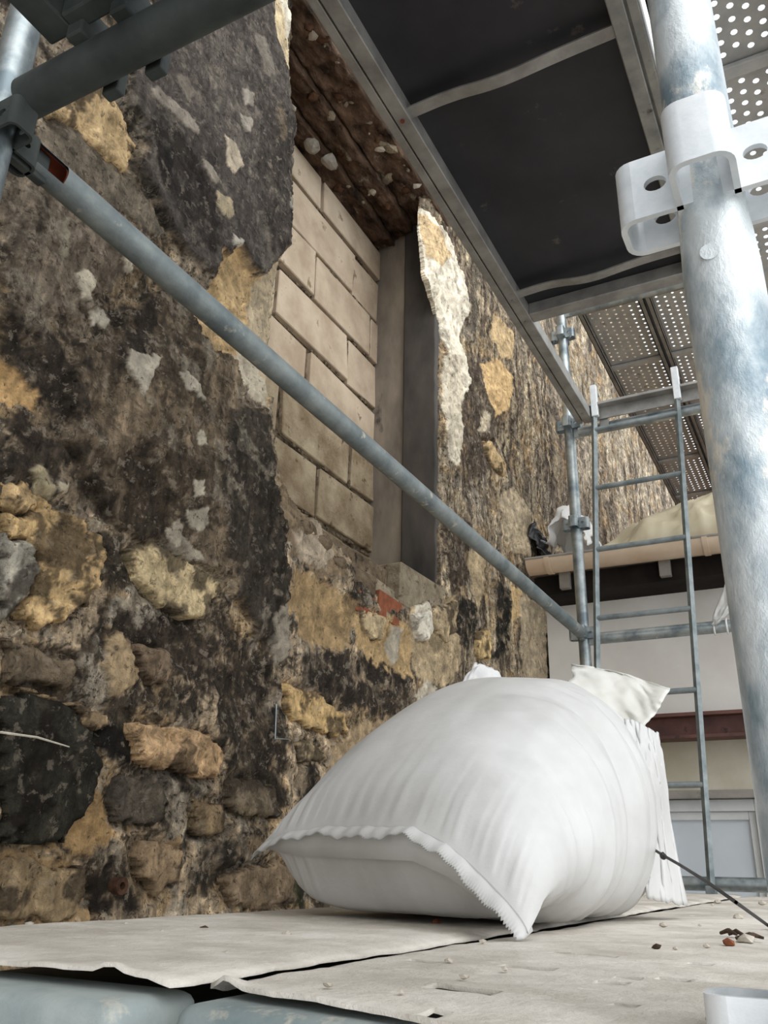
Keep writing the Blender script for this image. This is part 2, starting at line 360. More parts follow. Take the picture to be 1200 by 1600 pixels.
# (kind, polygon, colour, height, softness, warp)
# plaster and stain areas; colours are the thing's own colour
PATCH = [
 # upper dark render, smooth and proud
 ('r', [(215,95),(300,60),(345,10),(420,-30),(440,60),(452,130),(466,200),(458,300),(455,382),(428,405),(405,432),(386,408),(372,380),(352,402),(345,392),(330,430),(290,400),(262,350),(238,300),(218,262),(222,205),(190,160)], (78,72,70), 0.022, 0.010, 0.018),
 ('r', [(60,200),(110,190),(150,225),(190,262),(215,290),(240,330),(265,385),(200,350),(120,280),(70,250)], (104,95,84), 0.006, 0.02, 0.02),
 # render left of the pipe, vertical streaks
 ('s', [(0,270),(60,255),(110,300),(150,330),(195,375),(190,440),(150,480),(90,500),(40,520),(0,490)], (88,79,70), 0.010, 0.02, 0.03),
 ('s', [(160,520),(230,470),(290,440),(300,500),(330,540),(372,575),(385,630),(410,640),(418,690),(412,745),(425,790),(440,850),(448,930),(425,1000),(395,990),(380,940),(345,900),(300,880),(262,850),(210,845),(170,800),(130,730),(95,640),(110,560)], (92,80,66), 0.016, 0.010, 0.022),
 ('s', [(350,640),(384,632),(412,650),(415,745),(438,845),(446,930),(425,1000),(395,985),(372,920),(340,850),(330,740)], (62,56,50), 0.004, 0.02, 0.02),
 ('k', [(0,450),(40,520),(90,500),(150,480),(200,470),(260,480),(230,560),(160,600),(110,680),(60,650),(30,600),(0,560)], (66,58,51), 0.0, 0.03, 0.04),
 ('k', [(20,640),(90,660),(140,720),(190,800),(140,800),(80,770),(20,740)], (76,66,58), 0.0, 0.03, 0.03),
 ('k', [(90,680),(200,690),(250,740),(260,840),(190,850),(140,780)], (70,60,50), -0.006, 0.03, 0.03),
 ('k', [(150,960),(250,975),(340,930),(400,1010),(430,1080),(440,1180),(380,1140),(330,1080),(260,1040),(180,1060)], (72,62,54), -0.008, 0.03, 0.04),
 ('k', [(330,1060),(440,1050),(450,1160),(440,1260),(380,1250),(345,1180)], (66,58,50), -0.004, 0.03, 0.04),
 ('k', [(60,1010),(140,1000),(130,1075),(60,1080)], (92,80,68), -0.006, 0.02, 0.03),
 ('k', [(150,1130),(200,1140),(205,1190),(175,1200),(155,1180)], (46,42,40), 0.0, 0.015, 0.02),
 ('k', [(145,1320),(210,1330),(240,1380),(225,1435),(150,1435)], (58,50,44), -0.012, 0.015, 0.02),
 ('k', [(330,1310),(400,1280),(410,1340),(340,1400),(310,1400)], (62,55,48), 0.0, 0.02, 0.03),
 ('k', [(455,1330),(480,1330),(480,1420),(455,1420)], (62,62,44), 0.0, 0.02, 0.02),
 ('k', [(475,1020),(520,1015),(560,1030),(600,1020),(640,1060),(640,1110),(600,1130),(560,1100),(520,1080),(480,1060)], (66,58,52), 0.0, 0.02, 0.025),
 ('k', [(565,1080),(650,1080),(640,1130),(600,1140)], (72,62,54), 0.0, 0.02, 0.025),
 ('k', [(478,1025),(510,1020),(515,1075),(485,1078)], (58,52,48), 0.0, 0.012, 0.015),
 ('k', [(462,1195),(500,1190),(500,1240),(462,1240)], (62,56,48), 0.0, 0.012, 0.015),
 ('k', [(430,1105),(452,1105),(452,1155),(432,1155)], (56,52,48), 0.0, 0.008, 0.01),
 ('k', [(715,930),(740,940),(742,1010),(722,1020),(708,980)], (56,52,48), 0.0, 0.012, 0.015),
 ('k', [(768,905),(800,920),(796,990),(790,1040),(765,1030),(775,960)], (52,50,44), 0.0, 0.015, 0.015),
 ('k', [(695,800),(735,820),(735,900),(700,930),(692,860)], (84,72,62), 0.0, 0.02, 0.02),
 ('k', [(724,560),(760,560),(780,640),(770,720),(735,760),(722,660)], (96,84,74), 0.0, 0.03, 0.03),
 ('k', [(740,380),(750,400),(745,520),(738,520)], (108,100,90), 0.0, 0.01, 0.01),
 # bare tan and ochre stone without its own outline, broken edges
 ('t', [(338,384),(352,402),(372,382),(388,412),(405,434),(430,408),(456,386),(455,470),(448,530),(440,600),(430,640),(412,632),(392,615),(372,572),(330,540),(300,500),(300,480),(330,450)], (204,172,122), -0.014, 0.008, 0.012),
 ('t', [(405,440),(455,390),(450,560),(430,635),(405,600),(385,560)], (196,178,150), -0.006, 0.012, 0.012),
 ('t', [(0,560),(30,580),(58,620),(60,650),(30,630),(0,632)], (198,158,98), -0.006, 0.01, 0.012),
 ('t', [(415,-40),(448,-40),(452,60),(462,110),(445,120),(425,60)], (204,184,148), -0.004, 0.01, 0.012),
 ('t', [(434,-40),(458,-40),(456,60),(462,105),(448,60)], (220,212,198), 0.0, 0.008, 0.008),
 ('t', [(60,1200),(120,1230),(175,1250),(180,1320),(130,1330),(110,1300)], (172,138,88), -0.004, 0.012, 0.02),
 ('t', [(0,1300),(60,1310),(140,1330),(150,1440),(60,1450),(0,1460)], (168,138,96), 0.004, 0.02, 0.03),
 ('t', [(280,1300),(292,1310),(290,1370),(262,1390),(245,1330)], (166,138,102), 0.006, 0.012, 0.02),
 ('t', [(165,990),(200,1000),(205,1070),(180,1085),(165,1060)], (170,146,112), 0.01, 0.012, 0.02),
 ('t', [(460,890),(520,910),(560,950),(545,1010),(500,1015),(470,990),(455,940)], (168,140,98), -0.004, 0.015, 0.02),
 ('t', [(540,960),(600,960),(640,980),(645,1060),(600,1040),(560,1010)], (186,156,108), 0.0, 0.015, 0.02),
 ('t', [(640,950),(705,930),(712,980),(715,1040),(690,1080),(650,1060),(640,1000)], (178,158,126), 0.004, 0.015, 0.02),
 ('t', [(440,640),(470,690),(480,760),(500,830),(540,890),(500,900),(460,870),(440,800),(430,720)], (142,122,98), -0.006, 0.015, 0.02),
 ('t', [(460,830),(500,810),(520,860),(510,890),(470,880)], (176,160,142), 0.006, 0.012, 0.015),
 ('t', [(560,1130),(640,1120),(600,1170),(540,1230),(500,1260),(520,1180)], (160,138,108), 0.0, 0.015, 0.02),
 # lime edge right of the window and streaks beyond
 ('t', [(630,270),(668,330),(700,368),(724,425),(735,480),(722,530),(735,600),(712,640),(700,560),(690,505),(668,440),(660,380),(662,345),(640,352)], (226,218,204), 0.010, 0.008, 0.010),
 ('t', [(695,555),(722,555),(722,640),(724,700),(712,730),(700,720),(694,640)], (206,196,180), 0.004, 0.010, 0.010),
 ('t', [(660,330),(690,365),(705,400),(690,420),(668,400)], (212,184,140), 0.004, 0.010, 0.012),
 ('t', [(752,570),(775,560),(800,590),(790,640),(775,650),(758,610)], (206,172,118), 0.0, 0.010, 0.014),
 ('t', [(770,490),(800,520),(802,560),(780,560),(765,520)], (200,172,128), 0.0, 0.010, 0.014),
 ('t', [(755,640),(768,650),(760,680),(748,670)], (180,168,148), 0.0, 0.010, 0.014),
 ('t', [(735,860),(760,870),(755,930),(740,960),(735,900)], (172,152,120), 0.0, 0.010, 0.014),
 ('t', [(742,985),(762,985),(764,1030),(744,1030)], (196,164,104), 0.0, 0.008, 0.010),
 ('t', [(798,910),(815,925),(812,960),(798,970)], (200,170,120), 0.0, 0.008, 0.010),
 ('t', [(815,930),(852,950),(858,1060),(812,1070),(808,1000)], (176,160,136), 0.006, 0.008, 0.008),
 ('t', [(780,780),(800,760),(830,800),(826,870),(800,860)], (178,162,138), 0.004, 0.010, 0.012),
 # scrapes through the upper dark render
 ('p', [(222,138),(240,143),(275,172),(302,203),(300,216),(270,190),(232,160)], (156,146,138), 0.004, 0.006, 0.010),
 ('p', [(305,246),(320,260),(336,286),(328,290),(310,266)], (170,160,150), 0.004, 0.006, 0.006),
 ('p', [(421,172),(432,170),(440,222),(430,228)], (152,134,108), 0.0, 0.008, 0.008),
 ('p', [(446,312),(458,308),(456,332),(448,330)], (204,198,190), 0.003, 0.005, 0.005),
 ('p', [(262,120),(285,118),(300,150),(285,160)], (128,120,112), 0.0, 0.012, 0.014),
 ('p', [(390,60),(412,70),(420,120),(404,120)], (134,126,118), 0.0, 0.012, 0.014),
 ('k', [(222,205),(250,190),(290,240),(330,300),(340,380),(318,400),(280,350),(245,290)], (62,56,54), 0.002, 0.015, 0.02),
 ('k', [(400,130),(455,180),(455,380),(420,400),(395,300)], (74,67,64), 0.003, 0.015, 0.02),
 # pale lime flecks
 ('p', [(195,545),(212,560),(240,560),(232,580),(222,590),(208,625),(202,600),(185,575)], (178,170,158), 0.005, 0.005, 0.006),
 ('p', [(262,582),(278,580),(300,605),(312,630),(296,624),(275,604)], (178,170,158), 0.005, 0.005, 0.006),
 ('p', [(115,430),(140,424),(152,440),(140,468),(125,470)], (182,172,156), 0.005, 0.005, 0.006),
 ('p', [(140,485),(160,480),(175,500),(165,512),(150,498),(142,512)], (176,168,156), 0.004, 0.005, 0.006),
 ('p', [(185,380),(205,400),(208,425),(190,420)], (186,176,160), 0.004, 0.005, 0.006),
 ('p', [(78,350),(100,340),(104,400),(90,410)], (150,142,126), 0.003, 0.006, 0.006),
 ('p', [(342,215),(360,230),(372,260),(358,274),(345,262)], (186,172,154), 0.003, 0.005, 0.006),
 ('p', [(368,140),(390,150),(386,170),(372,165)], (160,152,144), 0.003, 0.005, 0.006),
 ('p', [(365,180),(385,190),(380,210),(368,205)], (156,148,140), 0.003, 0.005, 0.006),
 ('p', [(330,300),(352,315),(358,340),(345,345),(332,325)], (184,168,140), 0.003, 0.005, 0.006),
 ('p', [(352,368),(372,378),(368,390),(354,386)], (190,184,176), 0.004, 0.004, 0.004),
 ('p', [(296,676),(312,676),(312,698),(298,698)], (196,188,172), 0.003, 0.004, 0.004),
 ('p', [(283,755),(300,752),(304,780),(290,784)], (182,174,160), 0.003, 0.004, 0.005),
 ('p', [(275,800),(310,795),(312,820),(295,832),(278,822)], (168,160,146), 0.003, 0.005, 0.006),
 ('p', [(250,825),(270,815),(276,840),(300,860),(310,880),(280,872),(256,855)], (160,150,136), 0.003, 0.005, 0.008),
 ('p', [(45,735),(70,730),(90,760),(85,782),(60,770)], (180,166,136), 0.003, 0.008, 0.010),
 ('p', [(92,750),(108,756),(105,775),(94,772)], (178,166,146), 0.003, 0.006, 0.008),
 ('p', [(372,555),(400,560),(428,600),(425,640),(410,632),(392,618),(375,585)], (200,188,170), 0.004, 0.008, 0.010),
 ('p', [(420,960),(455,940),(460,1010),(440,1040),(425,1010)], (156,146,134), 0.006, 0.010, 0.012),
 ('p', [(645,945),(665,940),(668,980),(655,1000),(642,975)], (214,206,194), 0.010, 0.005, 0.006),
 ('p', [(612,980),(628,985),(626,1030),(612,1040),(606,1010)], (178,168,154), 0.004, 0.006, 0.008),
 ('p', [(645,1085),(665,1060),(680,1080),(660,1105)], (188,178,164), 0.003, 0.008, 0.010),
]
LIGHTER = {'r': 1.32, 's': 1.46, 'k': 1.12, 't': 1.12, 'p': 1.10}
PATCH = [(k, wp(*p), tuple(v*LIGHTER[k] for v in c), h, so*0.8, wa) for (k, p, c, h, so, wa) in PATCH]
# stones that show their own outline: polygon, colour, proud height, layered bedding, roughness of the edge
STONE = [
 ([(66,175),(100,140),(158,108),(178,150),(190,185),(212,225),(208,262),(196,272),(165,245),(130,215),(95,190)], (212,176,120), 0.004, 0),
 ([(0,800),(30,812),(62,782),(110,800),(160,845),(168,880),(140,930),(95,968),(50,985),(30,965),(62,900),(55,850),(0,830)], (204,166,104), 0.012, 1),
 ([(0,745),(40,752),(95,790),(60,785),(28,808),(0,795)], (196,160,104), 0.008, 1),
 ([(0,832),(52,852),(62,900),(30,960),(0,975)], (166,160,150), 0.016, 0),
 ([(196,860),(232,848),(285,878),(345,914),(326,945),(312,968),(275,965),(222,935),(202,905)], (192,168,122), 0.018, 0),
 ([(188,1124),(255,1142),(325,1146),(346,1180),(332,1212),(262,1206),(208,1190),(200,1150)], (192,152,104), 0.024, 1),
 ([(452,1062),(480,1078),(546,1108),(548,1140),(520,1152),(455,1120)], (204,166,100), 0.012, 1),
 ([(0,1090),(40,1086),(90,1098),(140,1140),(152,1200),(140,1262),(108,1310),(70,1316),(0,1300)], (66,63,54), 0.018, 2),
 ([(30,1075),(90,1085),(165,1110),(168,1132),(140,1136),(92,1096),(40,1084)], (176,146,104), 0.012, 0),
 ([(0,1000),(55,1012),(120,1030),(110,1070),(40,1068),(0,1075)], (124,106,84), 0.014, 0),
 ([(205,1005),(255,1020),(262,1060),(225,1075),(205,1060)], (140,116,92), 0.012, 0),
 ([(180,1210),(240,1215),(265,1250),(245,1290),(190,1290),(172,1250)], (100,90,80), 0.012, 0),
 ([(215,1320),(262,1310),(288,1330),(282,1380),(250,1400),(225,1370)], (160,132,98), 0.012, 0),
 ([(0,1342),(55,1330),(110,1352),(140,1345),(150,1395),(128,1432),(60,1440),(0,1446)], (160,134,96), 0.004, 0),
 ([(350,1210),(420,1225),(430,1275),(380,1280),(350,1260)], (124,108,86), 0.010, 0),
 ([(300,1240),(345,1255),(350,1300),(310,1310)], (142,118,84), 0.010, 0),
 ([(345,1370),(420,1340),(455,1360),(450,1415),(350,1420)], (134,112,86), 0.012, 0),
 ([(462,1150),(500,1160),(510,1190),(470,1192)], (168,146,110), 0.008, 0),
 ([(560,955),(600,958),(600,1000),(570,990)], (200,176,134), 0.012, 0),
 ([(640,962),(662,950),(672,985),(652,1004)], (216,210,200), 0.02, 0),
 ([(670,945),(705,940),(712,985),(690,1005),(672,985)], (186,162,124), 0.012, 0),
 ([(756,690),(770,690),(792,728),(788,748),(762,720)], (196,164,112), 0.008, 0),
 ([(742,985),(762,985),(764,1030),(744,1030)], (200,168,108), 0.006, 0),
]
STONE = [(wp(*p), c, h, b) for (p, c, h, b) in STONE]
HOLE = wp((452,150),(465,200),(457,225),(452,330),(455,385),(446,405),(442,470),(436,560),(434,640),(440,700),(462,765),(485,800),(520,840),(548,875),
          (556,905),(600,940),(640,936),(690,915),(692,700),(692,505),(668,425),(662,348))
HOLE = HOLE + [(2.70, 2.84), (1.66, 2.84)]

def muted(c, k=0.22):
    g_ = 0.3*c[0] + 0.55*c[1] + 0.15*c[2]
    return tuple((v*(1-k) + g_*k)*f for v, f in zip(c, (1.0, 0.99, 0.955)))

def wall_fields(Y, Z):
    """height and own colour of the masonry at points (Y, Z)"""
    wu = (fbm(Y*9, Z*9, 11) - 0.5)*2; wv = (fbm(Y*9, Z*9, 31) - 0.5)*2
    wf = (fbm(Y*40, Z*40, 51, 4) - 0.5)*2; wg = (fbm(Y*40, Z*40, 61, 4) - 0.5)*2
    n_big = fbm(Y*2.2, Z*2.2, 71); n_mid = fbm(Y*7, Z*7, 81, 6, 0.6); n_fine = fbm(Y*26, Z*26, 91, 5, 0.6)
    st = fbm(Y*38, Z*3.2, 101, 5, 0.6); st2 = fbm(Y*16, Z*2.4, 121, 5, 0.6)
    dk = fbm(Y*6.5 + 1.2*wu, Z*6.5 + 1.2*wv, 131, 6, 0.62); pl = fbm(Y*13 + wu, Z*13 + wv, 151, 5, 0.6); tn = fbm(Y*6 + wv, Z*6 + wu, 171, 6, 0.6)
    h = (n_big-0.5)*0.05 + (n_mid-0.5)*0.035 + (n_fine-0.5)*0.016
    def C(c): return np.array(lin(muted(c)))
    low = sst(1.1, 0.5, Z - 0.15*(Y-1.0))[..., None]
    far = sst(2.6, 3.0, Y)[..., None]
    base = C((166,149,130))*(1-low) + C((180,159,133))*low
    base = base*(1-far) + (C((122,106,92))*(1-sst(0.35, 0.65, st2))[..., None] + C((190,172,148))*sst(0.35, 0.65, st2)[..., None])*far
    fw = sst(3.6, 5.0, Y)[..., None]
    base = base*(1-fw) + (C((150,134,121))*(1-sst(0.4, 0.6, st2))[..., None] + C((208,195,178))*sst(0.4, 0.6, st2)[..., None])*fw
    col = base*(0.75 + 0.5*n_mid[..., None])
    def bl(col, m, c): return col*(1-m[..., None]) + C(c)*m[..., None]
    near = 1 - far[..., 0]*0.6
    col = bl(col, sst(0.475, 0.555, dk)*0.85*near, (62,57,52))
    col = bl(col, sst(0.53, 0.61, tn)*0.8*(0.45 + 0.55*np.maximum(low[..., 0], far[..., 0])), (178,150,110))
    col = bl(col, sst(0.60, 0.68, pl)*0.75, (166,156,144))
    f2 = far[..., 0]
    col = bl(col, f2*sst(0.55, 0.66, st)*0.8, (78,68,60))
    col = bl(col, f2*sst(0.58, 0.68, fbm(Y*24, Z*5, 191, 5))*0.8, (196,180,152))
    # cracks and pits
    G = np.ones(Y.shape)
    for (k, pts, c, dh, so, wa) in PATCH:
        P = np.array(pts); mrg = 0.12
        bb = (Y > P[:, 0].min()-mrg) & (Y < P[:, 0].max()+mrg) & (Z > P[:, 1].min()-mrg) & (Z < P[:, 1].max()+mrg)
        if not bb.any(): continue
        y, z = Y[bb], Z[bb]
        s = poly_sdf(pts, y + wa*0.9*wu[bb] + max(wa, 0.008)*1.3*wf[bb], z + wa*0.9*wv[bb] + max(wa, 0.008)*1.3*wg[bb])
        m = sst(-so*0.5, so*0.5, s)
        cc = C(c)[None, :]*np.ones((len(y), 1))
        nf = n_fine[bb]; nm = n_mid[bb]
        if k == 's':
            cc = cc*(0.35 + 1.3*st[bb])[:, None]
            q = sst(0.54, 0.62, dk[bb])[:, None]*0.6; cc = cc*(1-q) + C((66,58,51))*q
            q = sst(0.62, 0.70, pl[bb])[:, None]*0.6; cc = cc*(1-q) + C((160,150,136))*q
        elif k == 'r':
            cc = cc*(0.7 + 0.6*nm)[:, None]
            q = sst(0.60, 0.68, pl[bb])[:, None]*0.55; cc = cc*(1-q) + C((142,134,126))*q
            h[bb] = h[bb]*(1-0.7*m)
        elif k == 'k':
            cc = cc*(0.6 + 0.8*st[bb])[:, None]
            m = m*(0.45 + 0.55*sst(0.40, 0.52, dk[bb]*0.5 + nf*0.5))
        else:
            cc = cc*(0.72 + 0.56*nf)[:, None]
            q = sst(0.60, 0.70, dk[bb])[:, None]*(0.35 if k == 't' else 0.1); cc = cc*(1-q) + C((88,74,60))*q
        col[bb] = col[bb]*(1-m[:, None]) + cc*m[:, None]
        h[bb] += dh*m
        G[bb] = G[bb]*(1-m) + {'r': 0.55, 's': 0.65, 'k': 0.75, 't': 0.25, 'p': 0.1}[k]*m
    col = np.concatenate([col, G[..., None]], -1)
    return h, col, (wu, wv, wf, wg, n_fine, st, n_mid)

ys = np.concatenate([np.arange(-1.6, 0.5, 0.03), np.arange(0.5, 3.0, 0.0052), np.arange(3.0, 4.4, 0.012), np.arange(4.4, 11.01, 0.05)])
zs = np.concatenate([np.arange(GZ, -0.3, 0.05), np.arange(-0.3, 2.92, 0.0052), np.arange(2.92, 5.2, 0.03)])
YY, ZZ = np.meshgrid(ys, zs, indexing='ij')
H, CC, (wu, wv, wf, wg, nf, st, nm) = wall_fields(YY, ZZ)
hs = poly_sdf(HOLE, YY + 0.008*wf, ZZ + 0.008*wg)
H = H - 0.02*sst(-0.05, 0.0, hs)*(0.5+nf)                   # rounded, broken edge round the window
cavity = np.zeros_like(H)
stone_s = []
for (pts, c, dh, b) in STONE:
    s = poly_sdf(pts, YY + 0.014*wu + 0.014*wf, ZZ + 0.014*wv + 0.014*wg); stone_s.append(s)
    H = H - 0.012*sst(-0.022, -0.004, s)                    # raked joint round the stone
    H = np.where(s > 0, H - 0.03*sst(0.004, 0.014, s), H)    # bed behind the stone
P = np.stack([WX + H, YY, ZZ], -1)
fm = (hs[:-1, :-1] < 0) | (hs[1:, 1:] < 0)
me = grid_mesh('wall_left', P, CC, fm)
bm = bmesh.new(); bm.from_mesh(me)                            # give the wall its thickness round every border
be = [e for e in bm.edges if len(e.link_faces) == 1]
ex = bmesh.ops.extrude_edge_only(bm, edges=be)
cl = bm.verts.layers.float_color['Col']
for v in ex['geom']:
    if isinstance(v, bmesh.types.BMVert): v.co.x = WX - (0.03 if (2.3 < v.co.y < 2.9 and 0.8 < v.co.z < 2.9) else 0.36)
for f in ex['geom']:
    if isinstance(f, bmesh.types.BMFace): f.smooth = False
bm.to_mesh(me); bm.free()
wall = link('wall_left', me, M['wall']); tag(wall, kind='structure')

def patch_piece(name, s_all, keep, height, col, back, parent):
    """a stone: front relief over the cells where s > keep, sides running back into the wall"""
    ii = np.where((s_all > keep).any(1))[0]; jj = np.where((s_all > keep).any(0))[0]
    a, b, c, d = max(ii[0]-1, 0), ii[-1]+2, max(jj[0]-1, 0), jj[-1]+2
    s = s_all[a:b, c:d]
    Pp = np.stack([height[a:b, c:d], YY[a:b, c:d], ZZ[a:b, c:d]], -1)
    fmk = (s[:-1, :-1] > keep) & (s[1:, 1:] > keep) & (s[1:, :-1] > keep) & (s[:-1, 1:] > keep)
    if not fmk.any(): return None
    me = grid_mesh(name, Pp, col[a:b, c:d], fmk)
    bm = bmesh.new(); bm.from_mesh(me)
    ex = bmesh.ops.extrude_edge_only(bm, edges=[e for e in bm.edges if len(e.link_faces) == 1])
    for v in ex['geom']:
        if isinstance(v, bmesh.types.BMVert): v.co.x = back
    bm.to_mesh(me); bm.free()
    return link(name, me, M['wall'], parent)

for k, (pts, c, dh, bed) in enumerate(STONE):
    s = stone_s[k]
    bb = s > -0.02
    if not bb.any(): continue
    nfb = nf; base = WX + (fbm(YY*2.2, ZZ*2.2, 71, 1)-0.5)*0.0
    jit = (fbm(YY*15, ZZ*15, 300+k, 4)-0.5)
    lay = 0.0
    colr = np.array(lin(tuple(min(250, 1.1*v) for v in muted(c, 0.32))))[None, None, :]*(0.74 + 0.52*nf)[..., None]
    if bed == 1:
        ph = fbm(YY*3 + 3*k, ZZ*34 + 0.9*wu, 400+k, 3)
        lay = (ph-0.5)*0.022
        colr = colr*(0.70 + 0.6*ph)[..., None]
    if bed == 2:
        colr = colr*(0.5 + 1.0*st)[..., None]
    dkm = sst(0.53, 0.60, fbm(YY*11, ZZ*11, 500+k, 6, 0.62))[..., None]*0.75
    colr = colr*(1-dkm) + np.array(lin((72,63,54)))*dkm*(0.4 if bed == 2 else 1.0)
    hh = WX + (np.clip(fbm(YY*2.2, ZZ*2.2, 71), 0, 1)-0.5)*0.05 + dh + jit*0.03 + lay - 0.014*(1 - sst(-0.002, 0.010, s))
    colr = np.concatenate([colr, np.full(colr.shape[:2] + (1,), 0.6 if bed == 2 else 0.42)], -1)
    patch_piece('stone', s, -0.001, hh, colr, WX-0.09, wall)

# pale scratch, added as a thin raised rod, and pipe stub on the dark lower stone ------------------------------------------------
p0, p1 = at(0, 1144, 0, WX+0.03), at(108, 1167, 0, WX+0.03)
m_ = MB(); m_.path([p0, (p0+p1)/2 + np.array([0.002, 0, 0.004]), p1], [0.0022, 0.002, 0.0012], 6); m_.build('pale_scratch', M['lime'], wall)
q = at(184, 1384, 0, WX-0.01); m_ = MB(); m_.ring_tube((q[0]-0.06, q[1], q[2]), (q[0]+0.012, q[1], q[2]), 0.016, 0.007, 14); m_.build('pipe_stub', M['rotcrumb'], wall, smooth=40)
# iron hook near the middle of the wall
a_ = at(432, 1100, 0, WX+0.03); b_ = at(430, 1154, 0, WX+0.03); c_ = at(452, 1155, 0, WX+0.03)
m_ = MB(); m_.path([a_, b_, c_], 0.0016, 6); m_.build('iron_hook', M['galv'], wall)

# ---------------------------------------------------------------- blocked window niche
YR = 2.85
m_ = MB(); m_.box((XB-0.24, 1.50, 0.86), (XB-0.016, 3.02, 2.9)); m_.build('block_mortar_bed', M['block_mortar'], wall)
rows = [2.66, 2.48, 2.26, 2.04, 1.815, 1.59, 1.37, 1.15, 0.93]
cuts = [[1.52, 1.90, 2.33, 2.86], [1.52, 2.11, 2.62, 2.86], [1.52, 1.86, 2.32, 2.78, 2.86], [1.52, 2.08, 2.60, 2.86], [1.52, 1.85, 2.31, 2.86],
        [1.52, 2.16, 2.66, 2.86], [1.52, 1.95, 2.42, 2.86], [1.52, 2.2, 2.64, 2.86]]
rnd = random.Random(3)
def stone_box(m, lo, hi, j, rg=rnd):
    n0 = len(m.v); m.box(lo, hi)
    m.v[n0:] = [tuple(c + rg.uniform(-j, j) for c in p) for p in m.v[n0:]]
for r in range(8):
    for k in range(len(cuts[r])-1):
        m_ = MB(); x1 = XB + rnd.uniform(-0.006, 0.006)
        gap = 0.0065 + rnd.uniform(0, 0.003) + (0.005 if r > 3 else 0)
        stone_box(m_, (XB-0.10, cuts[r][k]+gap, rows[r+1]+gap), (x1, cuts[r][k+1]-gap, rows[r]-gap), 0.007)
        m_.build('concrete_block', M['block'] if r < 5 else M['block_dirty'], wall, bevel=0.0035, seg=1)

_SM = []
def lump_later(*a): _SM.append(a)
rm = random.Random(44)
for r in range(8):
    for k in range(9):
        y = rm.uniform(2.0, 2.82); rr = rm.uniform(0.008, 0.018)
        lump_later('mortar_smear', (XB-0.002, y, rows[r+1] + rm.uniform(-0.006, 0.006)), rr, rm.random() < 0.5, 1400+r*20+k, (0.45, rm.uniform(1.2, 3.2), rm.uniform(0.35, 0.8)))
    for yy in cuts[r][1:-1]:
        for k in range(2):
            lump_later('mortar_smear', (XB-0.002, yy + rm.uniform(-0.005, 0.005), rm.uniform(rows[r+1], rows[r])), rm.uniform(0.008, 0.014), rm.random() < 0.5, 1700+r*20+k, (0.45, 0.5, rm.uniform(1.2, 2.6)))

def rough_slab(name, o, u, v, w_, h_, nrm, amp, sc, seed, mat, parent, n=40, m=40, thick=0.05, ragged=0):
    """a roughened plate: front relief plus thickness"""
    o, u, v, nrm = (np.array(a, dtype=float) for a in (o, u, v, nrm))
    A, B = np.meshgrid(np.linspace(0, w_, n), np.linspace(0, h_, m), indexing='ij')
    d = (fbm(A*sc, B*sc, seed, 5)-0.5)*2*amp
    e = ragged*(fbm(B*14, B*0, seed+7, 4)-0.5)*2 if ragged else 0
    A2 = A + e*(A/w_)
    Pq = o + A2[..., None]*u + B[..., None]*v + d[..., None]*nrm
    me = grid_mesh(name, Pq); bm = bmesh.new(); bm.from_mesh(me)
    ex = bmesh.ops.extrude_edge_only(bm, edges=[e_ for e_ in bm.edges if len(e_.link_faces) == 1])
    for q_ in ex['geom']:
        if isinstance(q_, bmesh.types.BMVert): q_.co -= Vector(nrm)*thick
    bmesh.ops.recalc_face_normals(bm, faces=bm.faces)
    bm.to_mesh(me); bm.free(); return link(name, me, mat, parent)

# far reveal: pale inner strip and black outer strip; near reveal; both facing along the wall
rough_slab('inner_reveal', (XB-0.03, YR, 0.98), (1,0,0), (0,0,1), 0.175, 1.86, (0,-1,0), 0.006, 7, 701, M['reveal'], wall, 24, 120, 0.12)
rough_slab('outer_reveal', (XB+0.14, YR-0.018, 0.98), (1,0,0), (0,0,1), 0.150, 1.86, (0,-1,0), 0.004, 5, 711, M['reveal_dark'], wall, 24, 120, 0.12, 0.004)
rough_slab('near_reveal', (XB-0.03, 1.66, 0.90), (1,0,0), (0,0,1), 0.28, 1.85, (0,1,0), 0.01, 6, 721, M['reveal'], wall, 20, 80, 0.08)
# rotten lintel timbers seen from below
def lintel(x0, x1, z, seed, mat):
    rough_slab('lintel_timber', (x0, 1.50, z), (1,0,0), (0,1,0), x1-x0-0.006, 1.42, (0,0,-1), 0.026, 16, seed, mat, wall, 24, 150, 0.14)
lintel(XB-0.02, XB+0.085, 2.665, 731, M['timber'])
lintel(XB+0.085, XB+0.185, 2.70, 741, M['timber'])
lintel(XB+0.185, XB+0.325, 2.745, 751, M['timber'])
def lump(name, c, r, mat, parent, seed, sub=2, sq=(1,1,1)):
    bm = bmesh.new(); bmesh.ops.create_icosphere(bm, subdivisions=sub, radius=1.0)
    rg = random.Random(seed); dirs = [(Vector((rg.uniform(-1,1), rg.uniform(-1,1), rg.uniform(-1,1))).normalized(), rg.uniform(0.55, 0.95)) for _ in range(9)]
    for v in bm.verts:
        d = v.co.normalized(); k = 1.0
        for (n_, t_) in dirs:
            dt = d.dot(n_)
            if dt > 0.05: k = min(k, t_/dt)
        v.co = Vector((d.x*k*r*sq[0], d.y*k*r*sq[1], d.z*k*r*sq[2]))
    me = bpy.data.meshes.new(name); bm.to_mesh(me); bm.free()
    o = link(name, me, mat, parent); o.location = c; return o
for i, (px, py, r) in enumerate([(487,228,0.034),(515,252,0.038)]):
    lump('plaster_fragment', at(px, py, 2, 2.655), r, M['cement_lump'], wall, 60+i, 2, (1, 1.2, 0.8))
rf = random.Random(21)
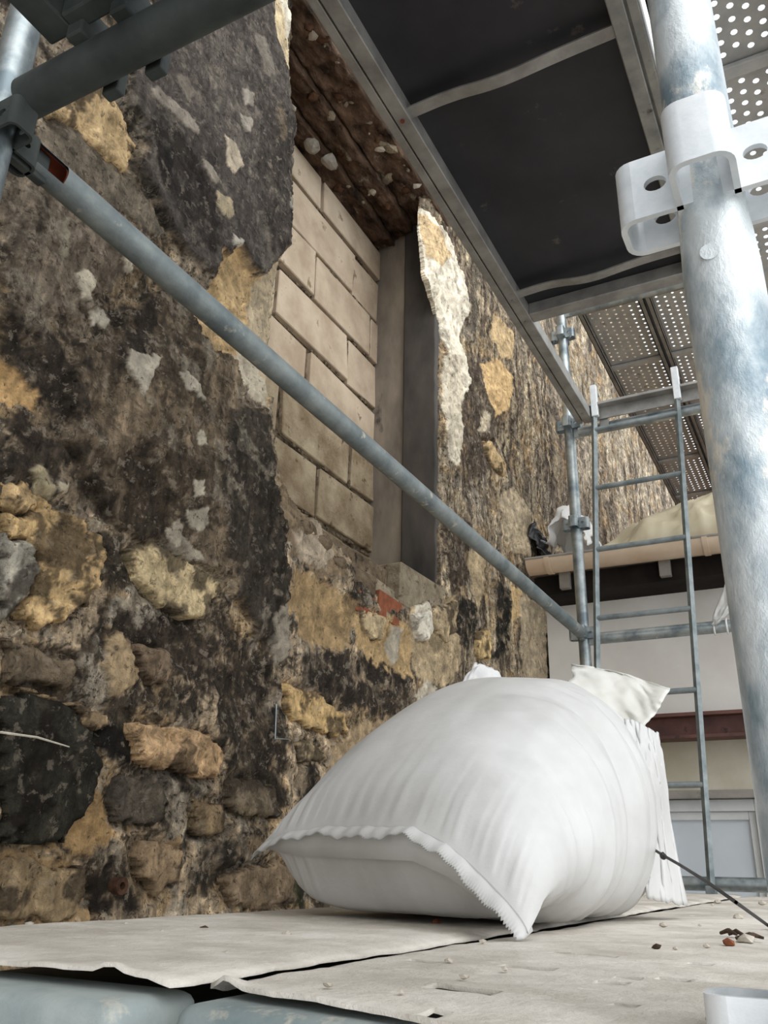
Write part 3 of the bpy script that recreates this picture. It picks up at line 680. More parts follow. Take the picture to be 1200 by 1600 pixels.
for i in range(90):                                            # crumbs of plaster and rot hanging on the underside of the timbers
    y = rf.uniform(1.72, 2.74); x = WX - 0.29*rf.random()**1.6 - 0.01; z = 2.752 if x > XB+0.185 else (2.707 if x > XB+0.085 else 2.672)
    big = rf.random() < 0.35
    r = rf.uniform(0.014, 0.036) if big else rf.uniform(0.006, 0.013)
    pale = rf.random() < (0.75 if x > WX-0.12 else 0.3)
    o = lump('plaster_fragment', (x, y, z-r*0.1), r, (M['sill'] if i % 3 else M['lime']) if pale else M['rotcrumb'], wall, 900+i, 1, (rf.uniform(0.6, 1.2), rf.uniform(0.8, 1.8), rf.uniform(0.3, 0.7)))
    o.rotation_euler = (rf.uniform(-0.4, 0.4), rf.uniform(-0.4, 0.4), rf.uniform(0, 3))
for (nm_, c_, r_s, dark, sd_, sq_) in _SM:
    lump(nm_, c_, r_s, M['rubble'] if dark else M['block_mortar'], wall, sd_, 1, sq_)
# broken sill stones
def slab(name, pa, pb, x0, x1, mat, j_=0.006, bev=0.008):
    a = at(*pa, 0, WX); b = at(*pb, 0, WX); m = MB()
    stone_box(m, (x0, min(a[1], b[1]), min(a[2], b[2])), (x1, max(a[1], b[1]), max(a[2], b[2])), j_); m.build(name, mat, wall, bevel=bev, seg=1)
slab('sill_stone', (627, 946), (694, 922), XB+0.02, WX+0.004, M['sill'])
slab('sill_stone', (552, 925), (588, 905), XB+0.02, WX-0.004, M['rubble'], 0.016)
slab('sill_stone', (588, 935), (626, 920), XB+0.02, WX-0.012, M['sill'], 0.016)
slab('brick', (590, 962), (628, 944), WX-0.12, WX+0.006, M['brick'], 0.006, 0.004)
slab('brick', (556, 950), (588, 934), WX-0.12, WX+0.002, M['brick'], 0.006, 0.004)
for i, ((px, py), r, t) in enumerate([((522,880),.040,0),((500,850),.04,0),((545,900),.035,0),((540,938),.03,0),((478,830),.04,0),((612,938),.018,1),((575,928),.02,1),((640,950),.02,1)]):
    p = at(px, py, 0, WX-0.02); lump('sill_stone', p, r, (M['rubble'], M['sill'])[t], wall, 80+i, 2, (0.9, 1.4, 0.8))
m_ = MB(); stone_box(m_, (XB-0.05, 1.6, 0.80), (WX-0.06, 2.95, 0.955), 0.01); m_.build('sill_bed', M['rubble'], wall, bevel=0.01, seg=1)

# ---------------------------------------------------------------- the white building across the end
YB = 4.14
m_ = MB()
bx = lambda lo, hi: m_.box(lo, hi)
WX0, WX1, WZ0, WZ1 = -0.80, -0.335, -0.75, 0.30                 # window opening
bx((WX+0.01, YB, GZ), (WX0, YB+0.25, 1.30)); bx((WX1, YB, GZ), (2.2, YB+0.25, 1.30))
bx((WX0, YB, WZ1), (WX1, YB+0.25, 1.30)); bx((WX0, YB, GZ), (WX1, YB+0.25, WZ0))
tag(m_.build('wall_back', M['facade']), kind='structure'); wall_back = bpy.data.objects['wall_back']
m_ = MB(); stone_box(m_, (WX+0.02, YB-0.012, 0.33), (2.2, YB+0.002, 0.545), 0.001); m_.build('stained_band', M['facade_low'], wall_back)
m_ = MB(); m_.box((-0.86, YB-0.03, 0.30), (-0.30, YB+0.05, 0.335)); m_.build('lintel_strip', M['lintel_grey'], wall_back, bevel=0.004)
win = empty('window_1', (WX0, YB+0.05, WZ0)); tag(win, kind='structure')
m_ = MB()
for lo, hi in (((WX0, YB+0.02, WZ0), (WX0+0.045, YB+0.08, WZ1)), ((WX1-0.045, YB+0.02, WZ0), (WX1, YB+0.08, WZ1)), ((WX0+0.0455, YB+0.021, WZ1-0.05), (WX1-0.0455, YB+0.079, WZ1)), ((WX0+0.0455, YB+0.021, WZ0), (WX1-0.0455, YB+0.079, WZ0+0.05))):
    m_.box(lo, hi)
m_.build('window_frame', M['winframe'], win, bevel=0.003)
m_ = MB(); 
for lo, hi in (((WX0+0.046, YB+0.04, WZ1-0.085), (WX1-0.0755, YB+0.074, WZ1-0.0505)), ((WX1-0.075, YB+0.041, WZ0+0.0505), (WX1-0.046, YB+0.075, WZ1-0.0505))): m_.box(lo, hi)
sash = m_.build('sash', M['winframe'], win, bevel=0.003)
m_ = MB(); m_.box((WX0+0.04, YB+0.055, WZ0+0.05), (WX1-0.04, YB+0.062, WZ1-0.05)); m_.build('pane', M['glass'], sash)
# brown steel beam
be_ = empty('steel_beam', (0.2, YB-0.08, 0.545))
m_ = MB(); m_.box((-0.80, YB-0.13, 0.64), (2.0, YB, 0.655)); m_.build('top_flange', M['brown'], be_)
m_ = MB(); m_.box((-0.80, YB-0.13, 0.545), (2.0, YB, 0.558)); m_.build('bottom_flange', M['brown'], be_)
m_ = MB(); m_.box((-0.80, YB-0.07, 0.558), (2.0, YB-0.055, 0.64)); m_.build('web', M['brown'], be_)
tag(be_, 'brown steel beam fixed along the white building above the window', 'beam')
# eave, roof, gutter
m_ = MB(); m_.add([(WX+0.02, 3.90, 1.355), (2.2, 3.90, 1.355), (2.2, 9.6, 2.55), (WX+0.02, 9.6, 2.55), (WX+0.02, 3.90, 1.335), (2.2, 3.90, 1.335), (2.2, 9.6, 2.53), (WX+0.02, 9.6, 2.53)],
                 [(0,1,2,3),(7,6,5,4),(0,4,5,1),(1,5,6,2),(2,6,7,3),(3,7,4,0)])
roof = tag(m_.build('roof', M['tile']), kind='structure')
m_ = MB(); m_.box((WX+0.02, 3.93, 1.24), (2.2, 4.15, 1.335)); m_.build('eave_board', M['eave'], roof)  # dark timber, with the shade of the gap under the gutter in its colour
for x in (-1.07, -0.60, -0.1, 0.5, 1.1, 1.7):
    m_ = MB(); m_.box((x-0.025, 3.895, 1.255), (x+0.025, 3.935, 1.34)); m_.build('rafter_end', M['lintel_grey'], roof, bevel=0.003)
gut = empty('gutter', (0.4, 3.85, 1.30))
def half_round(m, x0, x1, y, z, ro, ri, n=14, z1=None):
    vs_ = []; z1 = z if z1 is None else z1
    for (x, zz) in ((x0, z), (x1, z1)):
        for r in (ro, ri):
            for k in range(n+1):
                t = math.pi + math.pi*k/n; vs_.append((x, y + r*math.cos(t), zz + r*math.sin(t)))
    k1 = n+1; fs_ = []
    for k in range(n):
        fs_ += [(k, k+1, 2*k1+k+1, 2*k1+k), (k1+k, 3*k1+k, 3*k1+k+1, k1+k+1), (k, k1+k, k1+k+1, k+1), (2*k1+k, 2*k1+k+1, 3*k1+k+1, 3*k1+k)]
    fs_ += [(0, 2*k1, 3*k1, k1), (n, k1+n, 3*k1+n, 2*k1+n)]
    m.add(vs_, fs_)
m_ = MB(); half_round(m_, -1.225, 2.2, 3.845, 1.385, 0.062, 0.056, z1=1.34); trough = m_.build('trough', M['gutter'], gut, smooth=40)
m_ = MB(); m_.tube((-1.225, 3.785, 1.388), (2.2, 3.785, 1.343), 0.007, 8); m_.build('rolled_lip', M['lintel_grey'], trough, smooth=40)
for x in (-1.12, -0.40, 0.3, 1.0, 1.7):
    m_ = MB(); half_round(m_, x-0.012, x+0.012, 3.845, 1.385-0.0131*(x+1.225), 0.067, 0.061); m_.build('bracket_strap', M['gutter'], gut, smooth=40)
m_ = MB(); m_.add([(-1.225, 3.845 + 0.06*math.cos(math.pi+math.pi*k/10), 1.385 + 0.06*math.sin(math.pi+math.pi*k/10)) for k in range(11)], [tuple(range(11))])
m_.add([(-1.22, 3.845 + 0.06*math.cos(math.pi+math.pi*k/10), 1.385 + 0.06*math.sin(math.pi+math.pi*k/10)) for k in range(11)], [tuple(range(11))]); m_.build('end_cap', M['gutter'], trough)
tag(gut, 'stained cream half-round gutter along the eave of the white building', 'gutter')

# crumpled sheets on the roof ---------------------------------------------------------------------
def crumple(name, x0, x1, y0, y1, prof, amp, sc, seed, mat, n=50, m=30, thick=0.003):
    A, B = np.meshgrid(np.linspace(0, 1, n), np.linspace(0, 1, m), indexing='ij')
    X_ = x0 + (x1-x0)*A; Y_ = y0 + (y1-y0)*B
    roofz = 1.357 + (Y_-3.90)*(1.195/5.7)
    hgt = prof(A, B)
    r1 = np.abs(fbm(X_*sc, Y_*sc, seed, 4)-0.5)*2
    Zz = roofz + 0.012 + hgt*(0.8+0.4*fbm(X_*sc*0.7, Y_*sc*0.7, seed+5, 3)) + amp*(0.5-r1)*np.minimum(1, hgt/0.03+0.3)
    Zz = np.maximum(Zz, roofz+0.004)
    edge = (fbm(A*6, B*6, seed+9, 3)-0.5)*0.06
    Pq = np.stack([X_+edge, Y_+edge*0.6, Zz], -1)
    me = grid_mesh(name, Pq); o = link(name, me, mat)
    sm = o.modifiers.new('thickness', 'SOLIDIFY'); sm.thickness = thick
    return o
t = crumple('plastic_tarp', -0.92, 0.55, 3.95, 4.55, lambda a, b: 0.27*np.sin(np.pi*np.clip(a*0.9+0.1, 0, 1))**0.7*np.sin(np.pi*np.clip(b*0.9,0,1))**0.4*(1-0.5*sst(0.0, 0.12, 0.12-a)), 0.11, 5, 901, M['tarp'], 90, 60)
tag(t, 'beige plastic tarp heaped on the roof behind the ladder', 'tarp')
t = crumple('plastic_sheet', -1.16, -0.95, 3.93, 4.25, lambda a, b: 0.34*np.sin(np.pi*np.clip(a*0.75+0.12, 0, 1))*np.sin(np.pi*np.clip(b*0.8+0.2,0,1))**0.5, 0.09, 6, 911, M['film'], 46, 40)
tag(t, 'crumpled white plastic sheet on the roof behind the far post', 'plastic sheet')
t = crumple('black_bag', -1.235, -1.165, 3.91, 4.10, lambda a, b: 0.26*(1-a)**0.7*np.sin(np.pi*np.clip(b*0.8+0.2,0,1))**0.5+0.004, 0.05, 9, 921, M['black_sheet'], 30, 30)
tag(t, 'torn black plastic bag between the old wall and the white sheet', 'bag')

# ================================================================== SCAFFOLD
R = 0.0245
def pocket(mb, cx, cy, cz, ang, rad, w_=0.040, d_=0.036, h_=0.050, t_=0.0042, hole=0.0075):
    """wedge pocket: U-shaped strap standing off the tube, open above and below, a hole through both cheeks"""
    c, s_ = math.cos(ang), math.sin(ang); e = Vector((c, s_, 0)); f = Vector((-s_, c, 0)); o = Vector((cx, cy, cz - h_/2))
    r0 = rad*0.3; cr = 0.012
    for sg in (-1, 1):
        p = o + e*r0 + f*(sg*w_/2 - (t_ if sg > 0 else 0))
        mb.holed_plate(p, e, Vector((0,0,1)), f, d_ - cr + (rad-r0), h_, t_, (d_ - cr + rad - r0) - d_*0.42, h_*0.5, hole, hole*0.8)
    # rounded front
    pts = []; n = 5; xo = rad + d_ - cr; yo = w_/2 - cr
    for k in range(n+1):
        a = -math.pi/2 + (math.pi/2)*k/n; pts.append((xo + cr*math.cos(a), -yo + cr*math.sin(a), xo + (cr-t_)*math.cos(a), -yo + (cr-t_)*math.sin(a)))
    for k in range(n+1):
        a = (math.pi/2)*k/n; pts.append((xo + cr*math.cos(a), yo + cr*math.sin(a), xo + (cr-t_)*math.cos(a), yo + (cr-t_)*math.sin(a)))
    vs_ = []
    for z in (0, h_):
        for (a, b, a2, b2) in pts:
            for (aa, bb) in ((a, b), (a2, b2)):
                q_ = o + e*aa + f*bb + Vector((0,0,z)); vs_.append((q_.x, q_.y, q_.z))
    m = len(pts); fs_ = []
    for k in range(m-1):
        A = lambda z, kk, i: z*2*m + kk*2 + i
        fs_ += [(A(0,k,0),A(0,k+1,0),A(1,k+1,0),A(1,k,0)), (A(0,k,1),A(1,k,1),A(1,k+1,1),A(0,k+1,1)), (A(0,k,0),A(0,k,1),A(0,k+1,1),A(0,k+1,0)), (A(1,k,0),A(1,k+1,0),A(1,k+1,1),A(1,k,1))]
    mb.add(vs_, fs_)

NODES = [-1.57, -1.07, -0.57, -0.078, 0.43, 0.93, 1.43, 1.93, 2.43]
def post(x, y, top, rad, label, mat, pmat, zbase=GZ, nodes=NODES, near=False):
    p = empty('scaffold_post', (x, y, zbase))
    if near:
        m = MB(); m.tube((x, y, 0.455), (x, y, top), rad*0.97, 48); m.build('upper_tube', mat, p, smooth=40)
        m = MB(); m.path([(x, y, zbase+0.02), (x, y, 0.36), (x, y, 0.40), (x, y, 0.47)], [rad*1.06, rad*1.06, rad*0.98, rad*0.94], 48); lt = m.build('lower_tube', mat, p, smooth=40)
        m = MB(); m.tube((x-0.004, y-rad*1.02, 0.36), (x-0.004, y-rad*1.09, 0.36), 0.006, 16); m.build('spigot_pin', mat, lt, smooth=40)
    else:
        m = MB(); m.tube((x, y, zbase+0.02), (x, y, top), rad, 28); m.build('tube', mat, p, smooth=40)
    m = MB(); m.box((x-0.07, y-0.07, zbase), (x+0.07, y+0.07, zbase+0.012)); m.tube((x, y, zbase+0.01), (x, y, zbase+0.14), 0.018, 16); m.build('base_plate', pmat, p, bevel=0.002)
    for z in nodes:
        if z < zbase+0.2 or z > top-0.05: continue
        for a in range(4):
            m = MB(); pocket(m, x, y, z, a*math.pi/2, rad); m.build('wedge_pocket', pmat, p, smooth=35, bevel=0)
    tag(p, label, 'scaffold post'); return p
post(-0.021, 0.50, 3.2, 0.0226, 'thick dusty galvanised post close to the camera with wedge pockets', M['galv_post'], M['galv_clean'], near=True)
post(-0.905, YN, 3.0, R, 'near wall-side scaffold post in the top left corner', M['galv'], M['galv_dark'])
post(-0.905, YF+0.05, 3.2, R, 'far wall-side scaffold post in front of the cream gutter', M['galv'], M['galv'])
post(-0.021, YF+0.05, 3.2, R, 'far street-side scaffold post behind the thick near post', M['galv'], M['galv'])
def roofz(y): return 1.357 + (y-3.90)*(1.195/5.7)
post(-0.87, 6.68, 3.2, R, 'distant wall-side post standing on the roof under the high planks', M['galv'], M['galv'], zbase=roofz(6.61), nodes=[2.43])
post(-0.021, 6.68, 3.2, R, 'distant street-side post standing on the roof under the high planks', M['galv'], M['galv'], zbase=roofz(6.61), nodes=[2.43])

def bar(name, a, b, rad, mat, label, cat='scaffold tube', ends=True, n=28):
    e = empty(name, a); m = MB(); m.ring_tube(a, b, rad, rad-0.0035, n); m.build('tube', mat, e, smooth=40)
    if ends:
        A = Vector(a); B = Vector(b); d = (B-A).normalized()
        for (p, s_) in ((A, -1), (B, 1)):
            m = MB(); q_ = p + d*s_*0.022; s = Vector((0.012, 0.012, 0.03)); 
            lo = Vector((min(p.x, q_.x), min(p.y, q_.y), p.z)) - Vector((0.009, 0.009, 0.026)); hi = Vector((max(p.x, q_.x), max(p.y, q_.y), p.z)) + Vector((0.009, 0.009, 0.026))
            m.box(lo, hi); m.build('wedge_end', mat, e, bevel=0.003)
    tag(e, label, cat); return e
# near transom (its shade put into a dark steel colour), far transoms
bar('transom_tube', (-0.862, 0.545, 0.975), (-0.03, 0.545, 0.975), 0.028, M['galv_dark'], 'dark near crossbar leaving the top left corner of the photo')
bar('transom_tube', (-0.86, YF+0.05, 0.905), (-0.07, YF+0.05, 0.905), R, M['galv'], 'grey crossbar at rail height behind the ladder')
bar('transom_tube', (-0.86, YF+0.06, -0.035), (-0.07, YF+0.06, -0.035), R, M['galv'], 'shiny low crossbar at the foot of the ladder')
bar('transom_tube', (-0.86, YF+0.05, 1.885), (-0.07, YF+0.05, 1.885), R, M['galv'], 'crossbar under the open end of the hatch deck')
bar('transom_tube', (-0.86, 0.60, 1.865), (-0.07, 0.60, 1.865), R, M['galv'], 'high near crossbar carrying the dark hatch deck')
bar('transom_tube', (-0.86, YF+0.05, 2.555), (-0.07, YF+0.05, 2.555), R, M['galv'], 'near crossbar under the high perforated planks')
bar('transom_tube', (-0.83, 6.68, 2.555), (-0.07, 6.68, 2.555), R, M['galv'], 'distant crossbar under the high perforated planks')
bar('transom_tube', (-0.86, 0.535, -0.155), (-0.07, 0.535, -0.155), R, M['steel_end'], 'low near crossbar under the dusty deck planks')
# long guard rail along the wall, its near end flattened open with a slot
gr = empty('guard_rail', (-0.905, 0.58, 0.935))
def slot_tube(a, b, ro, n=32, segs=40):
    a = Vector(a); b = Vector(b); t = (b-a).normalized(); e = t.cross(Vector((0,0,1))).normalized(); g_ = e.cross(t)
    L = (b-a).length; ss = [0, 0.012, 0.024, 0.036, 0.048, 0.06, 0.3] + [0.3 + (L-0.3)*k/6 for k in range(1, 7)]
    vs_ = []; fs_ = []
    for r in (ro, ro-0.004):
        for s_ in ss:
            for k in range(n):
                th = 2*math.pi*k/n; q_ = a + t*s_ + (e*math.cos(th) + g_*math.sin(th))*r; vs_.append(tuple(q_))
    m = len(ss)
    def skip(j, k): 
        th = (2*math.pi*(k+0.5)/n)
        c = math.cos(th + 0.15); return j < 4 and c > 0.80
    out = []; inn = []
    for j in range(m-1):
        for k in range(n):
            if skip(j, k): continue
            k2 = (k+1) % n
            out.append((j*n+k, j*n+k2, (j+1)*n+k2, (j+1)*n+k)); inn.append((m*n+j*n+k, m*n+(j+1)*n+k, m*n+(j+1)*n+k2, m*n+j*n+k2))
    return vs_, out, inn
vs_, fo, fi = slot_tube((-0.905, 0.598, 0.937), (-0.905, YF+0.02, 0.925), 0.0242)
m_ = MB(); m_.add(vs_, fo); rt_ = m_.build('tube', M['rail'], gr, smooth=60)
m_ = MB(); m_.add(vs_, fi); m_.build('rusty_bore', M['rust'], rt_, smooth=60)
m_ = MB(); m_.box((-0.915, YF+0.0, 0.895), (-0.895, YF+0.03, 0.955)); m_.build('wedge_end', M['rail'], gr, bevel=0.003)
m_ = MB(); m_.box((-0.913, 0.548, 0.905), (-0.897, 0.625, 0.955)); m_.build('wedge_end', M['galv_dark'], gr, bevel=0.003)
tag(gr, 'long blue-grey guard rail tube slanting across the old wall', 'guard rail')

# ---------------------------------------------------------------- lower deck: two dusty planks
def deck_sheet(x0, x1, y0, y1, z, slots, seed, t=0.003, lift=None, skew=0.0):
    """sheet with real slots; rectilinear cells, dented by noise"""
    xs = sorted(set(list(np.linspace(x0, x1, 50)) + [v for s in slots for v in (s[0], s[1])]))
    yl = sorted(set(list(np.geomspace(0.2, y1-y0+0.2, 90) - 0.2 + y0) + [v for s in slots for v in (s[2], s[3])]))
    xs = np.array(xs); yl = np.array(yl); A, B = np.meshgrid(xs, yl, indexing='ij')
    Zz = z + (fbm(A*5, B*5, seed, 4)-0.5)*0.003 + (fbm(A*30, B*30, seed+3, 4)-0.5)*0.003
    e = np.minimum(A-x0, x1-A); Zz -= 0.004*sst(0.02, 0.0, e)
    if lift is not None: Zz += lift(A, B)
    jag = (fbm(A*20, B*0, seed+11, 4)-0.5)*0.006*sst(0.05, 0.0, B-y0); jx = (fbm(B*16, A*0, seed+13, 4)-0.5)*0.014
    jag = jag - skew*(A-x0)*sst(0.3, 0.0, B-y0)
    Pq = np.stack([A + jx*(sst(0.03, 0, A-x0) + sst(0.03, 0, x1-A)), B + jag, Zz], -1)
    keep = np.ones((len(xs)-1, len(yl)-1), dtype=bool)
    mx = (xs[:-1]+xs[1:])/2; my = (yl[:-1]+yl[1:])/2
    for s in slots: keep &= ~(((mx > s[0]) & (mx < s[1]))[:, None] & ((my > s[2]) & (my < s[3]))[None, :])
    me = grid_mesh('top_sheet', Pq, mask=keep); bm = bmesh.new(); bm.from_mesh(me)
    ex = bmesh.ops.extrude_edge_only(bm, edges=[q_ for q_ in bm.edges if len(q_.link_faces) == 1])
    for v in ex['geom']:
        if isinstance(v, bmesh.types.BMVert): v.co.z -= t
    bmesh.ops.recalc_face_normals(bm, faces=bm.faces); bm.to_mesh(me); bm.free(); return me
def plank(x0, x1, y0, y1, slots, seed, label, lift=None, skew=0.0, x1c=None):
    x1c = x1 if x1c is None else x1c
    p = empty('deck_plank', ((x0+x1)/2, (y0+y1)/2, DZ-0.06))
    me = deck_sheet(x0, x1, y0, y1, DZ, slots, seed, lift=lift, skew=skew); o = link('top_sheet', me, M['deck'], p); me.transform(Matrix.Translation(-p.location))
    m = MB(); m.box((x0+0.012, y0+0.09, DZ-0.055), (x1-0.012, y1-0.05, DZ-0.040)); m.build('underframe', M['galv_dark'], p)  # dark colour paints the shade seen down through the slots
    for (ya, yb) in ((y0-0.040, y0+0.045), (y1-0.045, y1+0.012)):
        m = MB(); m.box((x0+0.006, ya, DZ-0.085), ((x1c if ya < 1 else x1)-0.006, yb, DZ-0.0075)); m.build('end_cap', M['steel_end'], p, bevel=0.012, seg=3, smooth=30)
    for k in range(2):
        xx = x0 + (x1-x0)*(0.25 + 0.5*k); m = MB(); m.box((xx-0.03, y0+0.0, DZ-0.125), (xx+0.03, y0+0.008, DZ-0.06)); m.build('hook', M['steel_end'], p, bevel=0.002)
    tag(p, label, 'scaffold plank'); return p
def sl(px, py, L, wd):
    q_ = at(px, py, 2, DZ); return (q_[0], q_[0]+L, q_[1]-wd/2, q_[1]+wd/2)
slots = [sl(695,1535,0.047,0.016), sl(788,1507,0.045,0.014), sl(862,1488,0.06,0.014), sl(940,1529,0.022,0.010), sl(1030,1526,0.022,0.016), sl(1075,1505,0.02,0.016), sl(980,1555,0.016,0.010), sl(965,1524,0.02,0.010), sl(640,1500,0.03,0.012), sl(705,1564,0.014,0.022), (-0.09, -0.0495, 0.4985, 0.56)]
plank(-0.842, -0.396, 0.475, 3.47, [], 611, 'dusty steel deck plank on the wall side of the scaffold', lambda a, b: 0.004 + 0.005*sst(0.02, 0.0, np.abs(a+0.445))*sst(0.02, 0, b-0.475))
plank(-0.385, -0.050, 0.498, 3.47, slots, 621, 'dusty slotted deck plank on the street side under the sack', lambda a, b: 0.005*sst(0.03, 0.0, np.abs(a+0.372))*sst(0.02, 0, b-0.498), 0.22, -0.092)

# ---------------------------------------------------------------- hatch deck overhead
ud = empty('hatch_deck', (-0.5, 2.05, 1.90))
X0, X1, Y0, Y1, UZ = -0.852, -0.15, 0.56, 3.50, 1.90
HY = 2.60
m_ = MB(); m_.box((X0, Y0, UZ), (X0+0.026, Y1, UZ+0.085)); m_.box((X0+0.031, Y0, UZ-0.004), (X0+0.072, Y1, UZ+0.05)); m_.box((X0+0.02, Y0, UZ+0.012), (X0+0.04, Y1, UZ+0.07)); urail = m_.build('side_rail', M['alu'], ud, bevel=0.003)
m_ = MB(); m_.box((X1-0.026, Y0, UZ), (X1, Y1, UZ+0.085)); m_.box((X1-0.07, Y0, UZ-0.004), (X1-0.031, Y1, UZ+0.05)); m_.box((X1-0.04, Y0, UZ+0.012), (X1-0.02, Y1, UZ+0.07)); m_.build('side_rail', M['alu_dark'], ud, bevel=0.003)  # darker aluminium copy, the shadow on this rail is put into the colour
m_ = MB(); m_.box((X0+0.05, Y0, UZ+0.05), (X1-0.05, HY, UZ+0.062)); m_.build('plywood_panel', M['phenolic'], ud)
m_ = MB(); m_.box((X0+0.072, HY-0.012, UZ+0.0), (X1-0.07, HY+0.045, UZ+0.05)); m_.build('cross_beam', M['alu'], ud, bevel=0.003)
m_ = MB(); m_.box((X0+0.072, Y0, UZ+0.0), (X1-0.07, Y0+0.05, UZ+0.05)); m_.build('cross_beam', M['alu_dark'], ud, bevel=0.003)
m_ = MB(); m_.box((X0+0.06, Y1-0.05, UZ+0.055), (X1-0.06, Y1+0.012, UZ+0.068)); m_.box((X0+0.06, Y1-0.008, UZ+0.0), (X1-0.06, Y1, UZ+0.058)); m_.build('end_beam', M['alu'], ud, bevel=0.002)
def strap(y, dips):
    xs = np.linspace(X0+0.06, X1-0.06, 40); xp = [X0+0.06, -0.66, -0.53, -0.36, X1-0.06]
    # smooth cubic through dips by repeated averaging of the linear profile
    zz = np.interp(xs, xp, dips); k = np.ones(9)/9; zp = np.convolve(np.pad(zz, 4, mode='edge'), k, 'valid')
    m = MB(); vs_ = []
    for x, z in zip(xs, zp):
        for (dy, dz) in ((-0.019, 0), (0.019, 0), (0.019, 0.005), (-0.019, 0.005)): vs_.append((x, y+dy, z+dz))
    fs_ = [(4*i+a, 4*i+(a+1) % 4, 4*i+4+(a+1) % 4, 4*i+4+a) for i in range(39) for a in range(4)] + [(3,2,1,0), (156,157,158,159)]
    m.add(vs_, fs_); m.build('stiffener_strap', M['alu'], ud, smooth=50)
strap(1.575, [UZ+0.012, UZ+0.018, UZ-0.004, UZ+0.008, UZ+0.012])
strap(2.475, [UZ+0.012, UZ+0.020, UZ-0.008, UZ+0.010, UZ+0.012])
for (x, y) in ((X0+0.05, 1.575), (X0+0.05, 2.475), (X0+0.05, 2.62), (X0+0.05, 3.40)):
    m_ = MB(); m_.tube((x, y, UZ-0.009), (x, y, UZ), 0.006, 10); m_.build('rivet', M['rust'] if y < 2 else M['alu_dark'], urail, smooth=40)
for x in (X0+0.12, X1-0.12):
    for (ya, yb) in ((Y0+0.01, Y0+0.07), (Y1-0.0, Y1+0.06)):
        m_ = MB(); m_.box((x-0.02, ya, UZ-0.035), (x+0.02, ya+0.008, UZ+0.05)); m_.build('claw', M['alu_dark'], ud, bevel=0.002)
tag(ud, 'overhead deck of dark plywood in an aluminium frame with an open hatch', 'scaffold deck')

# ---------------------------------------------------------------- perforated steel planks
def perf_mesh(x0, x1, y0, y1, z, nx, pitch, hr, stag=True, n=8, gaps=()):
    cells_y = int((y1-y0)/pitch); dx = (x1-x0)/nx; V = []; Q = []
    for i in range(nx):
        for j in range(cells_y):
            cx = x0 + (i+0.5)*dx; cy = y0 + (j+0.5)*pitch
            hx = dx/2; hy = pitch/2; b = len(V)
            hole = not any(a <= cy <= c for a, c in gaps)
            if not hole:
                V += [(cx-hx, cy-hy, z), (cx+hx, cy-hy, z), (cx+hx, cy+hy, z), (cx-hx, cy+hy, z)]; Q.append((b, b+1, b+2, b+3)); continue
            oy = (pitch*0.22 if (i % 2) else -pitch*0.22) if stag else 0
            outer = [(hx,0),(hx,hy),(0,hy),(-hx,hy),(-hx,0),(-hx,-hy),(0,-hy),(hx,-hy)]
            for k in range(8):
                a = math.pi/4*k; V.append((cx+outer[k][0], cy+outer[k][1], z))
                V.append((cx+hr*math.cos(a), cy+oy+hr*math.sin(a), z))
            for k in range(8):
                k2 = (k+1) % 8; Q.append((b+2*k, b+2*k2, b+2*k2+1, b+2*k+1))
    return np.array(V), np.array(Q)
def perf_plank(x0, x1, y0, y1, z, nx, pitch, hr, label, group=None):
    p = empty('perforated_plank', ((x0+x1)/2, y0, z))
    gaps = [(y0 + (y1-y0)*f - 0.05, y0 + (y1-y0)*f + 0.05) for f in (0.0, 0.22, 0.44, 0.66, 0.88, 1.0)]
    V, Q = perf_mesh(x0+0.025, x1-0.025, y0+0.03, y1-0.03, z+0.05, nx, pitch, hr, gaps=gaps)
    me = raw_mesh('perforated_sheet', V - np.array(p.location), Q); me.polygons.foreach_set('use_smooth', np.zeros(len(me.polygons), dtype=bool))
    link('perforated_sheet', me, M['perf'], p)
    for (a, s_) in ((x0, 1), (x1, -1)):
        m = MB(); b = a + s_*0.004; lo, hi = min(a, b), max(a, b); m.box((lo, y0, z), (hi, y1, z+0.052))
        b = a + s_*0.026; lo, hi = min(a, b), max(a, b); m.box((lo, y0, z), (hi, y1, z+0.004))
        b0, b1 = a + s_*0.022, a + s_*0.026; m.box((min(b0, b1), y0, z), (max(b0, b1), y1, z+0.018)); m.box((lo, y0, z+0.048), (hi, y1, z+0.052))
        m.build('folded_edge', M['alu_dark'], p)
    for f in (0.22, 0.44, 0.66, 0.88):
        yy = y0 + (y1-y0)*f; m = MB(); m.box((x0+0.02, yy-0.02, z+0.03), (x1-0.02, yy+0.02, z+0.046)); m.build('cross_rib', M['perf'], p, bevel=0.003)
    for yy in (y0, y1-0.04):
        m = MB(); m.box((x0+0.002, yy, z-0.005), (x1-0.002, yy+0.04, z+0.045)); m.build('end_cap', M['alu_dark'], p, bevel=0.004)
    tag(p, label, 'scaffold plank', group); return p
perf_plank(-0.135, 0.185, 0.58, 3.46, 1.90, 8, 0.040, 0.0085, 'perforated steel plank overhead right of the thick near post')
perf_plank(-0.843, -0.520, 3.60, 6.64, 2.585, 7, 0.040, 0.0065, 'high perforated plank nearest the old wall beyond the hatch')
perf_plank(-0.514, -0.191, 3.60, 6.64, 2.585, 7, 0.040, 0.0065, 'high perforated plank farther from the old wall beyond the hatch')

